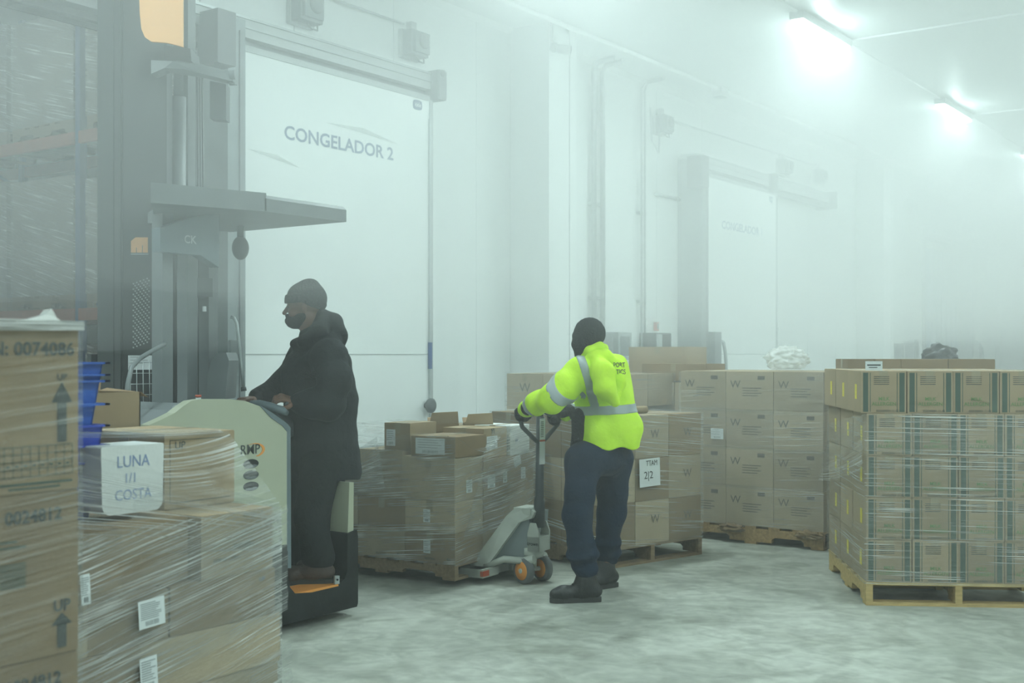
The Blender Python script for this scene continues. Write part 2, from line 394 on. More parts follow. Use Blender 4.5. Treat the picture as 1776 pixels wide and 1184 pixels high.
d2 = sliding_door(2, 6.74, 9.37, 2.0, 9.45, 6.66, 'CONGELADOR 2', None, [9.40])
sx = 1.45
t = text_mesh('CONGELADOR 2', .172, MT['bluetext'], bold=.018)
wx = max(v.co.x for v in t.vertices) - min(v.co.x for v in t.vertices)
link('lettering', t, d2, ((onY(493, 250, 7.738).x + onY(682, 250, 7.738).x) / 2, 7.738, 3.46), ROT['-y']).scale = ((onY(682, 250, 7.738).x - onY(493, 250, 7.738).x) / wx, 1, 1)
def oval(w, h, n=20): return [Vector((w / 2 * (abs(math.cos(t)) ** .6) * math.copysign(1, math.cos(t)), 0, h / 2 * (abs(math.sin(t)) ** .6) * math.copysign(1, math.sin(t)))) for t in [2 * math.pi * (k + .5) / n for k in range(n)]]
def badge(d, px, py):
    p = onY(px, py, 7.736); MB().prism(oval(.135, .10), (0, -.006, 0)).build('maker_badge', MT['bluetext'], d, p)
    text('kide', .06, MT['paper'], d, (p.x, 7.728, p.z), name='badge_lettering', bold=.02)
badge(d2, 724, 182)
# wrinkled protective film remnants along the lettering
b = MB()
for (pa, pb, pc) in (((430, 258), (520, 291), (480, 268)), ((565, 212), (690, 250), (630, 222))):
    q = [onY(*pa, 7.732), onY(*pc, 7.722), onY(*pb, 7.732), onY(pc[0], pc[1] + 9, 7.735)]
    b.prism(q, (0, .003, 0))
b.build('loose_film', MT['filmmilky'], d2)
# round knob and edge seal at the leading edge of door 2
p = onY(743, 703, 7.70); MB().lathe((p.x, 7.735, p.z), (0, -1, 0), [(0, .03), (.05, .03), (.055, .075), (.08, .075), (.1, .05)], 20).build('door_knob', MT['dark'], d2)
MB().box(9.30, 9.345, 7.715, 7.735, 1.35, 1.62).build('seal_strip', MT['rackblue'], d2); MB().box(9.31, 9.335, 7.72, 7.737, 1.0, 3.9).build('edge_seal', MT['galv'], d2)

d1 = sliding_door(1, 15.50, 18.20, 15.25, 20.6, 15.33, 'CONGELADOR 1', None, [17.9, 20.55])
t = text_mesh('CONGELADOR 1', .172, MT['bluetext'], bold=.018)
link('lettering', t, d1, ((onY(1252, 395, 7.738).x + onY(1323, 395, 7.738).x) / 2, 7.738, onY(1288, 397, 7.738).z), ROT['-y']).scale = ((onY(1323, 390, 7.738).x - onY(1252, 390, 7.738).x) / wx, 1, 1)
badge(d1, 1337, 346)
MB().box(18.20, 18.24, 7.80, 7.99, .1, 4.1).build('edge_seal', MT['midgrey'], d1)
d3 = sliding_door(3, 29.9, 32.4, 26.8, 33.0, 29.72, '', None, [32.9])
# plastic strip curtain in the third doorway
b = MB()
for k in range(13): b.box(27.02 + k * .2, 27.19 + k * .2, 7.93 + .01 * (k % 2), 7.94 + .01 * (k % 2), .05, 3.9)
MT['strip'] = mat('blue_tinted_pvc', (.12, .20, .34), .3); o = b.build('strip_curtain', MT['strip'], d3)
for nm, xa, xb in (('door_frame', DX0, DX1), ('door_frame', 27.0, 29.6)):
    par = d2 if xa < 10 else d3
    MB().box(xa - .05, xb + .02, 7.93, 8.17, DZ, DZ + .10).box(xa - .1, xa, 7.93, 8.17, 0, DZ + .1).box(xb - .005, xb + .05, 7.93, 8.17, 0, DZ + .1).build(nm, MT['dark'] if xa < 10 else MT['midgrey'], par)
# ------------------------------------------------------------------ ceiling lights
def lamp_label(i, j):
    row = ('row running past the freezer doors', 'middle ceiling row', 'ceiling row nearest the front wall')[j]
    return '%s tube light fixture of the %s' % (('first', 'second', 'third', 'fourth', 'fifth', 'sixth', 'seventh')[i], row)
MT['tube'] = bpy.data.materials.new('lit_tube'); MT['tube'].use_nodes = True
_b = MT['tube'].node_tree.nodes['Principled BSDF']; _b.inputs['Emission Color'].default_value = (.85, 1, .97, 1); _b.inputs['Emission Strength'].default_value = 12
hb = MB(); hb.box(-.76, .76, -.08, .08, -.10, -.02); hous = hb.mesh('housing', MT['lightgrey'], .01)
db = MB(); db.box(-.74, .74, -.065, .065, -.135, -.10); diff = db.mesh('diffuser', MT['tube'], .012)
rb = MB(); rb.box(-.08, .08, -.05, .05, -.02, -.001); rod = rb.mesh('hanger', MT['galv'])
for j, ly in enumerate((5.0, -.6, -6.2)):
    for i in range(7):
        lx = (-3.16, 2.24, 7.64, 13.04, 18.44, 23.84, 29.24)[i]
        e = empty('ceiling_light', (lx, ly, CEIL)); tag(e, lamp_label(i, j), 'light', 'tube light fixtures on the ceiling')
        link('housing', hous, e); link('diffuser', diff, e); link('hanger', rod, e, (-.55, 0, 0)); link('hanger', rod, e, (.55, 0, 0))
# conduit
def conduit(pts, r, label, m='wall', cat='conduit', clips=None, grp='conduits'):
    e = empty('conduit', pts[0]); o = MB().tube([Vector(p) - Vector(pts[0]) for p in pts], r, 8).build('pipe', MT[m], e)
    tag(e, label, cat)
    if clips:
        for c in clips: MB().box(-.03, .03, -.03, .03, -.03, .03).build('clip', MT[m], e, Vector(c) - Vector(pts[0]))
    return e
conduit([(-3, 5, CEIL - .02), (30, 5, CEIL - .02)], .014, 'thin white conduit on the ceiling linking the lights beside the freezer doors', 'conduit')
for lx, nm in ((13.8, 'nearest the first light in view'), (19.2, 'beside the second light in view'), (24.6, 'beside the third light in view')):
    conduit([(lx, 5, CEIL - .02), (lx, -6, CEIL - .02)], .014, 'thin white ceiling conduit running crosswise, ' + nm, 'conduit')
conduit([(-3, 7.32, CEIL - .04), (33.9, 7.32, CEIL - .04)], .03, 'long white pipe along the ceiling in front of the back wall', 'conduit', clips=[(x, 7.32, CEIL - .05) for x in (9.5, 12.5, 16.2, 20, 24)])
b = MB(); b.box(-.1, .1, -.08, .08, -.12, .0); o = b.build('junction_box', MT['lightgrey'], None, (15.2, 7.32, CEIL - .03), bevel=.01); tag(o, 'small white junction box on the ceiling pipe', 'junction box')

def vpipes(px, gap, r, z0, z1, label, bend=None):
    p = onY(px, 400, 7.93); e = empty('pipe_pair', (p.x, 7.93, z0)); tag(e, label, 'pipe')
    for k in (0, 1):
        MB().tube([(k * gap, 0, 0), (k * gap, 0, z1 - z0 - .1), (k * gap, -.05, z1 - z0 - .02), (k * gap + (bend or 0) * .4, -.3, z1 - z0)], r, 8).build('pipe', MT['galv'], e)
    for z in (1.0, 2.2, 3.4): MB().box(-.05, gap + .05, .0, .06, z, z + .04).build('clip', MT['galv'], e)
vpipes(1030, .21, .035, 0, CEIL - .03, 'pair of thick upright pipes on the wall right of the panelled column')
vpipes(1113, .085, .016, 0, CEIL - .05, 'pair of thin upright conduits left of the second freezer door')

# flood sensors / sirens on the wall
def sounder(px, py, w, label, tilt=.35, Y=7.995):
    p = onY(px, py, Y - .12); e = empty('wall_floodlight', (p.x, Y, p.z)); tag(e, label, 'floodlight', 'boxy grey fittings high on the back wall')
    b = MB(); b.box(-w / 2, w / 2, -.05, 0, -w * .5, w * .5); b.build('back_plate', MT['lightgrey'], e, bevel=.01)
    b = MB(); b.box(-w * .46, w * .46, -.17, -.04, -w * .42, w * .44).box(-w * .38, w * .38, -.21, -.17, -w * .34, w * .38)
    b.build('housing', MT['postgrey'], e, bevel=.015)
    MB().lathe((0.02, -.205, .02), (0, -1, 0), [(0, w * .27), (.02, w * .27), (.03, w * .2)], 18).build('lens', MT['midgrey'], e)
    MB().tube([(w * .05, -.1, -w * .42), (w * .08, -.14, -w * .6), (w * .3, -.15, -w * .62), (w * .4, -.12, -w * .4)], .008, 6).build('cable_loop', MT['midgrey'], e)
    MB().box(-.04, .04, -.09, -.02, w * .5, w * .5 + .09).build('gland', MT['lightgrey'], e)
    return p
P = [sounder(534, 14, .31, 'grey floodlight box above the left freezer door, cut by the top of the picture'),
     sounder(722, 77, .29, 'grey floodlight box above the right end of the left freezer door rail'),
     sounder(1153, 216, .28, 'grey floodlight box left of the second freezer door'),
     sounder(1363, 290, .27, 'grey floodlight box over the second freezer door, left of a close pair'),
     sounder(1423, 306, .27, 'grey floodlight box over the second freezer door, right of a close pair'),
     sounder(1581, 359, .27, 'faint grey floodlight box beyond the second column'),
     sounder(1678, 393, .27, 'faint grey floodlight box over the farthest doorway'),
     sounder(1706, 400, .27, 'faint grey floodlight box right of the farthest doorway'),
     sounder(280, -60, .29, 'grey floodlight box left over the open freezer doorway')]
def link_pipe(a, c, label):
    conduit([(a.x + .1, 7.96, a.z + .2), (c.x - .1, 7.96, c.z + .2)], .013, label, 'galv')
link_pipe(P[0], P[1], 'thin conduit joining the two floodlight boxes over the left freezer door')
conduit([(14.35, 7.96, 4.9), (14.4, 7.96, 4.45), (14.6, 7.96, 4.3), (P[2].x, 7.96, P[2].z + .12), (P[4].x, 7.96, P[4].z + .2)], .013, 'thin conduit sloping from the upright conduits along the floodlights over the second freezer door', 'galv')
conduit([(14.5, 7.95, 3.72), (15.2, 7.95, 3.72)], .025, 'short level pipe stub left of the second freezer door frame', 'galv', clips=[(15.1, 7.95, 3.72)])
# camera on the column
p = onY(986, 84, 7.30); e = empty('security_camera', (p.x, 7.45, p.z)); tag(e, 'small white bullet camera with dark lens high on the first column', 'camera')
MB().tube([(-.16, -.03, .45), (-.16, -.03, .03), (-.13, -.08, 0)], .022, 8).build('drop_pipe', MT['lightgrey'], e)
MB().lathe((-.14, -.02, .0), (0, -1, 0), [(-.0, .055), (.06, .05)], 14).build('mount', MT['lightgrey'], e)
MB().lathe((-.12, -.06, -.01), (.75, -.65, -.05), [(0, .05), (.16, .055)], 16).lathe((.0, -.164, -.018), (.75, -.65, -.05), [(0, .05), (.012, .05)], 16, 1).build('camera_body', [MT['lightgrey'], MT['dark']], e)
p = onY(1070, 101, 7.9); MB().box(-.12, .12, -.08, 0, -.07, .07).build('junction_box', MT['wall'], None, (p.x, 7.99, p.z), bevel=.01)
tag(bpy.context.scene.objects['junction_box.001'], 'pale junction box high on the wall by the thick upright pipes', 'junction box')

# low wall fittings
def cab(px, py, w, h, d, label, m='galv', open_=False):
    p = onY(px, py, 7.99 - d); e = empty('control_box', (p.x, 7.99, p.z)); tag(e, label, 'control box')
    b = MB()
    if open_:
        t = .02; b.box(-w / 2, w / 2, -d, 0, h / 2 - t, h / 2).box(-w / 2, w / 2, -d, 0, -h / 2, -h / 2 + t).box(-w / 2, -w / 2 + t, -d, 0, -h / 2, h / 2).box(w / 2 - t, w / 2, -d, 0, -h / 2, h / 2)
        b.build('casing', MT[m], e); MB().box(-w / 2 + .02, -w * .05, -d + .01, -.01, -h / 2 + .02, h / 2 - .02).build('module', MT['galv'], e)
    else:
        b.box(-w / 2, w / 2, -d, 0, -h / 2, h / 2); b.build('casing', MT[m], e, bevel=.01); MB().box(-w * .35, w * .35, -d - .004, -d, -h * .35, h * .35).build('cover_plate', MT['midgrey'], e)
cab(1084, 600, .34, .36, .2, 'grey control box on the wall just right of the yellow jacketed person', 'galv')
cab(1068, 606, .18, .30, .12, 'pale narrow control box half behind a grey one by the person', 'lightgrey')
cab(1151, 600, .44, .36, .25, 'dark open-fronted metal case on the wall above the stacked brown boxes', 'dark', True)
cab(1566, 610, .22, .36, .15, 'faint narrow grey box on the wall, left of two, beyond the near carton stacks', 'midgrey')
cab(1590, 606, .34, .42, .2, 'faint wide grey box on the wall, right of two, beyond the near carton stacks', 'midgrey', True)
cab(1141, 566, .06, .12, .05, 'small reddish call point on the wall between the conduits and the door post', 'redp')
for nx, nm in ((15.33, 'second freezer door'), (29.72, 'farthest doorway')):
    e = empty('door_operator', (nx + .14, 7.6, 1.4)); tag(e, 'dark door operator box with bent grab pole at the %s' % nm, 'door operator')
    MB().box(-.09, .12, -.12, .1, -.05, .42).build('casing', MT['midgrey'], e, bevel=.015)
    MB().tube([(.1, -.08, .3), (.22, -.1, .28), (.29, -.1, .12), (.36, -.1, -.35), (.42, -.1, -1.38)], .025, 8).build('grab_pole', MT['galv'], e)

# hazard-striped barrier in front of door 2
e = empty('guard_barrier', (6.9, 7.42, 0)); tag(e, 'low steel barrier with yellow and black hazard stripes under the left freezer door', 'barrier')
b = MB(); L = 3.95; b.box(0, L, 0, .08, .50, .585); b.build('beam', MT['hblack'], e)
b = MB(); x = -.0
while x < L - .15: b.prism([(x, -.002, .50), (x + .085, -.002, .50), (x + .125 - .16 + .085, -.002, .585), (x - .035, -.002, .585)], (0, .003, 0)) if x > .05 else None; x += .165
b.build('hazard_stripes', MT['yellow'], e)
for k in range(4): MB().box(.2 + k * 1.18, .28 + k * 1.18, 0.0, .08, 0, .50).build('post', MT['lightgrey'], e)
MB().box(0, L, .1, .35, 0, .50).build('curb', MT['wall'], e)

# ------------------------------------------------------------------ pallets, cartons, film
class Frame:
    def __init__(s, o, ang): s.o = Vector(o); s.a = ang; s.M = Matrix.Translation(s.o) @ Matrix.Rotation(ang, 4, 'Z')
    def w(s, x, y, z): return s.M @ Vector((x, y, z))
def cam_ang(lat, dep): v = lat * RT + dep * FW; return math.atan2(v.y, v.x)

def pallet(fr, wx, wy, label, m='wood', h=.14, along='y', group='wooden pallets', z=0.0, jit=0.004, seed=0):
    """stringers run along y (or x); deck boards lie across them"""
    r = random.Random(seed); e = empty('wooden_pallet', fr.w(0, 0, z), fr.a); tag(e, label, 'pallet', group)
    A, B = (wx, wy) if along == 'y' else (wy, wx)      # A across stringers, B along stringers
    T = Matrix() if along == 'y' else Matrix(((0, 1, 0, 0), (1, 0, 0, 0), (0, 0, 1, 0), (0, 0, 0, 1)))
    sh = h - .036; key = {}
    # notched stringer
    n = [(0, 0), (B * .13, 0), (B * .13, sh * .25), (B * .15, sh * .42), (B * .33, sh * .42), (B * .35, sh * .25), (B * .35, 0), (B * .65, 0), (B * .65, sh * .25), (B * .67, sh * .42), (B * .85, sh * .42), (B * .87, sh * .25), (B * .87, 0), (B, 0), (B, sh), (0, sh)]
    for i, x in enumerate((0, A / 2 - .02, A - .04)):
        b = MB(); b.prism([T @ Vector((x, p, q + .018)) for p, q in n], T.to_3x3() @ Vector((.04, 0, 0))); b.build('stringer', MT[m], e)
    nb = 7; bw = .095
    for i in range(nb):
        w_ = .14 if i in (0, nb - 1) else bw; y = (B - .0) * i / (nb - 1); y = min(max(y - w_ / 2, 0), B - w_)
        b = MB(); b.box(-.005 * r.random(), A + .005 * r.random(), y, y + w_, h - .018, h, 0, T); b.build('deck_board', MT[m], e)
    for y in (0, B / 2 - .05, B - .1):
        b = MB(); b.box(0, A, y, y + .1, 0, .018, 0, T); b.build('bottom_board', MT[m], e)
    return e

_cm = {}
def carton_mesh(dx, dy, dz, m, bars=False, tape=True, seam='x'):
    k = (round(dx, 3), round(dy, 3), round(dz, 3), m, bars, tape, seam)
    if k in _cm: return _cm[k]
    b = MB(); t = .003
    b.box(0, dx, 0, dy, t, dz - t)
    # top and bottom flaps meeting at a seam
    if seam == 'x': b.box(0.002, dx - .002, 0.001, dy / 2 - .002, dz - t, dz).box(0.002, dx - .002, dy / 2 + .002, dy - .001, dz - t, dz)
    else: b.box(0.001, dx / 2 - .002, 0.002, dy - .002, dz - t, dz).box(dx / 2 + .002, dx - .001, 0.002, dy - .002, dz - t, dz)
    b.box(.002, dx - .002, .002, dy - .002, 0, t)
    if tape:
        if seam == 'x': b.box(0, dx, dy / 2 - .025, dy / 2 + .025, dz, dz + .0008, 1).box(-.0008, 0, dy / 2 - .025, dy / 2 + .025, dz - .07, dz, 1).box(dx, dx + .0008, dy / 2 - .025, dy / 2 + .025, dz - .07, dz, 1)
        else: b.box(dx / 2 - .025, dx / 2 + .025, 0, dy, dz, dz + .0008, 1).box(dx / 2 - .025, dx / 2 + .025, -.0008, 0, dz - .07, dz, 1)
    if bars:
        for x in (.012, dx - .040): b.box(x, x + .030, -.0008, 0, .008, dz - .01, 2)
        for x in (.052, dx - .055): b.box(x, x + .004, -.0008, 0, .008, dz - .01, 2)
        for i in range(5): b.box(.075, dx - .10, -.0008, 0, dz * (.86 - .045 * i), dz * (.86 - .045 * i) + .004, 3)
    me = b.mesh('cardboard_box', [MT[m], MT['tape'], MT['inkgreen'], MT['ink']])
    _cm[k] = me; return me
_rj = random.Random(11)
def carton(fr, x, y, z, dx, dy, dz, label, group=None, m='card', jit=.004, rot=.012, name='cardboard_box', **kw):
    o = link(name, carton_mesh(dx - .004, dy - .004, dz - .001, m, **kw))
    o.location = fr.w(x + .002 + _rj.uniform(-jit, jit) * .5, y + .002 + _rj.uniform(-jit, jit) * .5, z); o.rotation_euler = (0, 0, fr.a + _rj.uniform(-rot, rot) * .5)
    tag(o, label, 'box', group); return o
ORD = ('first', 'second', 'third', 'fourth', 'fifth', 'sixth', 'seventh')
LAY = {1: ('only',), 2: ('bottom', 'top'), 3: ('bottom', 'middle', 'top'), 4: ('bottom', 'second', 'third', 'top'), 5: ('bottom', 'second', 'third', 'fourth', 'top')}

def film(fr, x0, x1, y0, y1, z0, z1, label, m='film', off=.012, top=True, bulge=.012, shear=0.0, sides=(1, 1, 1, 1), zt=None, seed=0, n=26):
    """stretch film around a load: a thin wrinkled skin; sides -y,+x,+y,-x; zt(s,side)->top height"""
    bm = bmesh.new(); uv = bm.loops.layers.uv.new('UVMap')
    x0 -= off; x1 += off; y0 -= off; y1 += off
    cs = [((x0, y0), (x1, y0)), ((x1, y0), (x1, y1)), ((x1, y1), (x0, y1)), ((x0, y1), (x0, y0))]; nr = [(0, -1), (1, 0), (0, 1), (-1, 0)]
    u0 = 0
    for si, (a, c) in enumerate(cs):
        Ls = math.hypot(c[0] - a[0], c[1] - a[1])
        if not sides[si]: u0 += Ls; continue
        nu, nv = n, 18; V = []
        for i in range(nu + 1):
            s = i / nu; row = []
            for j in range(nv + 1):
                t = j / nv; zz = z0 + ((zt(s, si) if zt else z1) - z0) * t
                px = a[0] + (c[0] - a[0]) * s; py = a[1] + (c[1] - a[1]) * s
                e = min(1, 6 * min(s, 1 - s)); d = bulge * e * (mnoise.noise(Vector((px * 3 + seed, py * 3, zz * 7))) + .2)
                row.append((bm.verts.new(fr.w(px + nr[si][0] * d, py + nr[si][1] * d, zz)), (u0 + s * Ls, zz + shear * s * Ls)))
            V.append(row)
        for i in range(nu):
            for j in range(nv):
                q = [V[i][j], V[i + 1][j], V[i + 1][j + 1], V[i][j + 1]]; f = bm.faces.new([k[0] for k in q]); f.smooth = True
                for l, k in zip(f.loops, q): l[uv].uv = k[1]
        u0 += Ls
    if top:
        V = []; g = 10
        for i in range(g + 1):
            V.append([]);
            for j in range(g + 1):
                px = x0 + (x1 - x0) * i / g; py = y0 + (y1 - y0) * j / g
                V[-1].append((bm.verts.new(fr.w(px, py, z1 + .006 + .008 * mnoise.noise(Vector((px * 5, py * 5, seed))))), (px, py * .5)))
        for i in range(g):
            for j in range(g):
                q = [V[i][j], V[i + 1][j], V[i + 1][j + 1], V[i][j + 1]]; f = bm.faces.new([k[0] for k in q]); f.smooth = True
                for l, k in zip(f.loops, q): l[uv].uv = k[1]
    me = bpy.data.meshes.new('stretch_film'); bm.to_mesh(me); bm.free(); me.materials.append(MT[m])
    o = link('stretch_film', me); tag(o, label, 'stretch film'); return o
def sheet(c00, c10, c01, c11, label, m='filmstrand', nu=30, nv=14, sag=.02, amp=.012, ulen=1.0, vlen=.6, seed=0):
    """a pulled sheet of film between four corners; u runs 0->1 from c00 to c10"""
    bm = bmesh.new(); uv = bm.loops.layers.uv.new('UVMap'); V = []
    c00, c10, c01, c11 = map(Vector, (c00, c10, c01, c11)); nrm = (c10 - c00).cross(c01 - c00).normalized()
    for i in range(nu + 1):
        V.append([])
        for j in range(nv + 1):
            s, t = i / nu, j / nv; p = (c00 * (1 - s) + c10 * s) * (1 - t) + (c01 * (1 - s) + c11 * s) * t
            p = p + nrm * amp * mnoise.noise(Vector((s * 2, t * 9, seed))); p.z -= sag * 4 * s * (1 - s)
            V[-1].append((bm.verts.new(p), (s * ulen, t * vlen)))
    for i in range(nu):
        for j in range(nv):
            q = [V[i][j], V[i + 1][j], V[i + 1][j + 1], V[i][j + 1]]; f = bm.faces.new([k[0] for k in q]); f.smooth = True
            for l, k in zip(f.loops, q): l[uv].uv = k[1]
    me = bpy.data.meshes.new('film_sheet'); bm.to_mesh(me); bm.free(); me.materials.append(MT[m])
    o = link('film_sheet', me); tag(o, label, 'stretch film'); return o

# ---- S1: milk allergen cartons, right
F1 = Frame(CW(2.115, 7.06, 0), cam_ang(1.2, -.1))
pallet(F1, 1.08, 1.2, 'fresh yellow pine pallet under the milk allergen cartons at right', 'woody', seed=1)
bw, bd, bh = .268, .40, .252
for k in range(5):
    for i in range(4):
        for j in range(3):
            if i > 0 and j > 0 and k < 4: continue
            sx_, sy_ = (-.03, 0) if k == 4 else (0, 0)
            z = .14 + bh * k
            where = ('%s column from the left' % ORD[i]) if j == 0 else ('left side, %s row back, %s column' % (ORD[j], ORD[i]))
            o = carton(F1, i * bw + sx_, j * bd, z, bw, bd, bh, 'milk allergen carton with dark bars, %s, %s layer' % (where, LAY[5][k]), 'milk allergen cartons on the fresh pallet', 'card2', bars=(j == 0), seam='y')
            if j == 0:
                text('MILK', .030, MT['greentext'], o, (bw / 2, -.0022, .085), '-y', bold=.01)
                text('ALLERGEN', .030, MT['greentext'], o, (bw / 2, -.0022, .055), '-y', bold=.01)
                text('0320300001-11-02', .017, MT['ink'], o, (bw / 2 + .02, -.0022, .014), '-y')
            if i == 0: 
                p = MB(); p.box(-.0018, -.0006, .12, .175, .08, .17); p.build('yellow_sticker', MT['yellow'], o)
film(F1, 0, 1.07, 0, 1.2, .13, 1.145, 'clear stretch film around the lower four layers of milk allergen cartons', 'film', top=False, shear=.02,
     zt=lambda s, si: 1.145 if si != 3 else 1.145 - .13 * (1 - s), seed=3)
sheet(F1.w(-.02, 1.22, .86), F1.w(-.02, -.015, 1.15), F1.w(-.07, 1.2, .62), F1.w(-.03, -.02, .80), 'pulled flap of film slanting up the left side of the milk allergen load', 'filmstrand', seed=5, vlen=.4)
b = MB(); b.box(0, .10, 0, .002, 0, .055); b.box(.01, .09, -.001, 0, .028, .036, 1).box(.02, .07, -.001, 0, .015, .02, 1)
o = b.build('paper_tag', [MT['paper'], MT['ink']], None, F1.w(.0, .02, 1.403), (0, 0, F1.a)); tag(o, 'small white printed tag standing on the corner of the milk allergen cartons', 'tag')

# ---- S1b: plain cartons behind it
F1b = Frame(onZ(1448, 1075, .3), F1.a); F1b = Frame(CW(.2850 * 8.55, 8.55, 0), cam_ang(1.2, -.08))
pallet(F1b, 1.2, 1.0, 'wooden pallet behind the milk allergen cartons', 'wood2', seed=2)
ws = [.185, .185, .33, .33]
x = 0
for i, w_ in enumerate(ws):
    for k in range(5):
        if k < 4 and i > 1: continue
        hz = [.28, .28, .27, .26, .10][k]; z = .14 + sum([.28, .28, .27, .26, .10][:k])
        wk = w_ if k == 4 else .37
        if k < 4 and i == 1: continue
        hz = hz if k < 4 else .235
        carton(F1b, x if k == 4 else 0, 0, z if k < 4 else 1.23, wk, .45 if k == 4 else .5, hz, 'plain brown box behind the milk allergen cartons, %s' % (('%s from left on top' % ORD[i]) if k == 4 else '%s of the left column' % LAY[5][k]), 'plain boxes behind the milk allergen load', 'card', jit=.01)
    x += w_
# dark sack behind
def blob(name, c, r, mt, seed, label, cat, amp=.3, flat=.0, n=3, freq=2.2, thin=None):
    bm = bmesh.new(); bmesh.ops.create_icosphere(bm, subdivisions=n + 1, radius=1)
    for v in bm.verts:
        q = v.co.copy(); d = 1 + amp * mnoise.fractal(q * freq + Vector((seed, 0, 0)), .8, 2.0, 4)
        v.co = Vector((q.x * r[0] * d, q.y * r[1] * d, max(q.z * r[2] * d, -r[2] * .8)))
    for f in bm.faces: f.smooth = True
    me = bpy.data.meshes.new(name); bm.to_mesh(me); bm.free(); me.materials.append(mt); o = link(name, me, None, c); tag(o, label, cat); return o
F1c = Frame(CW(3.84, 10.6, 0) - Vector((.5, .6, 0)), 0)
pallet(F1c, 1.0, 1.2, 'wooden pallet far right carrying a dark sack', 'wood2', seed=23)
for k in range(4): carton(F1c, 0, .0, .14 + .305 * k, .95, 1.1, .305, 'wide brown box under the dark sack, %s of its stack' % LAY[4][k], 'wide boxes under the dark sack', 'card3')
c = CW(3.84, 10.6, 1.46); MT['sack'] = mat('black_plastic_sack', (.03, .035, .04), .4)
blob('plastic_sack', c, (.15, .15, .125), MT['sack'], 4.2, 'dark plastic sack standing on boxes behind the milk allergen load', 'sack')

# ---- S2: tall W carton load, centre right
F2 = Frame((8.71, 3.33, 0), 0)
pallet(F2, 1.0, 1.2, 'wooden pallet under the tall load of W cartons', 'wood', seed=3)
hh = .306
for k in range(4):
    for j in range(3):
        for i in range(2):
            if i > 0 and j > 0 and k < 3: continue
            nm = '%s from the right' % ORD[j] if i == 0 else '%s from the right, rear row' % ORD[j]
            o = carton(F2, i * .5, j * .405, .14 + hh * k, .5, .405, hh, 'brown W carton of the tall load, %s, %s layer' % (nm, LAY[4][k]), 'W cartons of the tall centre load', 'card3', seam='y')
            if i == 0:
                text('W', .085, MT['inkhazed'], o, (-.0022, .32, .20), '-x', name='printed_letter')
                b = MB()
                for q in range(4): b.box(-.0015, -.0005, .10 + .03 * (q % 2), .26, .17 - .02 * q, .176 - .02 * q)
                b.box(-.0015, -.0005, .07, .13, .24, .27); b.build('printed_lines', MT['inkhazed'], o)
paper(None, F2.w(-.016, .88, .86), .11, .085, '-x', lines=3, name='paper_label', seed=3)
o = SC.objects['paper_label'] if 'paper_label' in SC.objects else None
if o: tag(o, 'white barcode label on the film of the tall W carton load', 'label')
film(F2, 0, 1.0, 0, 1.215, .14, 1.36, 'hazy stretch film around the tall load of W cartons', 'filmthin', shear=-.05, top=False, seed=8)
for k, (z, lb) in enumerate(((1.05, 'upper'), (.755, 'middle'), (.45, 'lower'))):
    sheet(F2.w(-.022, 1.21, z + .02), F2.w(-.022, -.01, z - .0), F2.w(-.022, 1.21, z - .005), F2.w(-.022, -.01, z - .02), '%s twisted rope of film across the tall W carton load' % lb, 'filmstrand', vlen=.08, sag=.0, nv=3, seed=k)
b = MB(); b.box(-.003, 0, 0, .15, 0, .26)
o = paper(None, F2.w(.30, -.018, 1.12), .20, .26, '-y', lines=6, name='document_sheet', seed=9); tag(o, 'white sheet on the narrow right side of the tall W carton load', 'sheet')
for k, yy in enumerate((.1, .75)):
    blob('torn_film', F2.w(-.02, yy, .11), (.03, .09, .03), MT['card'], k + 1.5, 'torn ragged liner hanging over the pallet edge, %s end' % ('right' if k == 0 else 'middle'), 'torn liner', amp=.8)
MT['plasticbag'] = film_mat('clear_plastic_wad', .38, .5, 9, .48, 3)
blob('plastic_wad', F2.w(.45, .48, 1.372 + .085), (.16, .17, .10), MT['plasticbag'], 9, 'crumpled clear plastic wad lying on top of the tall W carton load', 'plastic', amp=.22, n=4, freq=2.6)

# ---- S3: 2/2 load behind the person
F3 = Frame(CW(.607, 8.19, 0), cam_ang(.80, .66))
pallet(F3, 1.06, 1.2, 'wooden pallet under the load with the 2/2 sheet', 'wood2', along='y', seed=4)
for k in range(3):
    for i in range(3):
        for j in range(3):
            if i > 0 and j > 0 and k < 2: continue
            nm = '%s from the left' % ORD[i] if j == 0 else '%s row back, %s across' % (ORD[j], ORD[i])
            o = carton(F3, i * .35, j * .40, .14 + .307 * k, .35, .40, .307, 'brown box of the 2/2 sheet load, %s, %s layer' % (nm, LAY[3][k]), 'boxes of the 2/2 sheet load', 'card3' if (i + k) % 2 else 'card')
            if j == 0: text('W', .085, MT['inkhazed'], o, (.2, -.0022, .17), '-y', name='printed_letter')
film(F3, 0, 1.05, 0, 1.2, .13, 1.065, 'glinting stretch film around the load with the 2/2 sheet', 'film', shear=.10, seed=14)
o = paper(None, onY(1127, 819, 5.0), .01, .01, lines=1, seed=77, block=False); bpy.data.objects.remove(o)
b = MB(); b.box(-.105, .105, -.0012, 0, -.10, .10); q = F3.w(.30, -.03, .80)
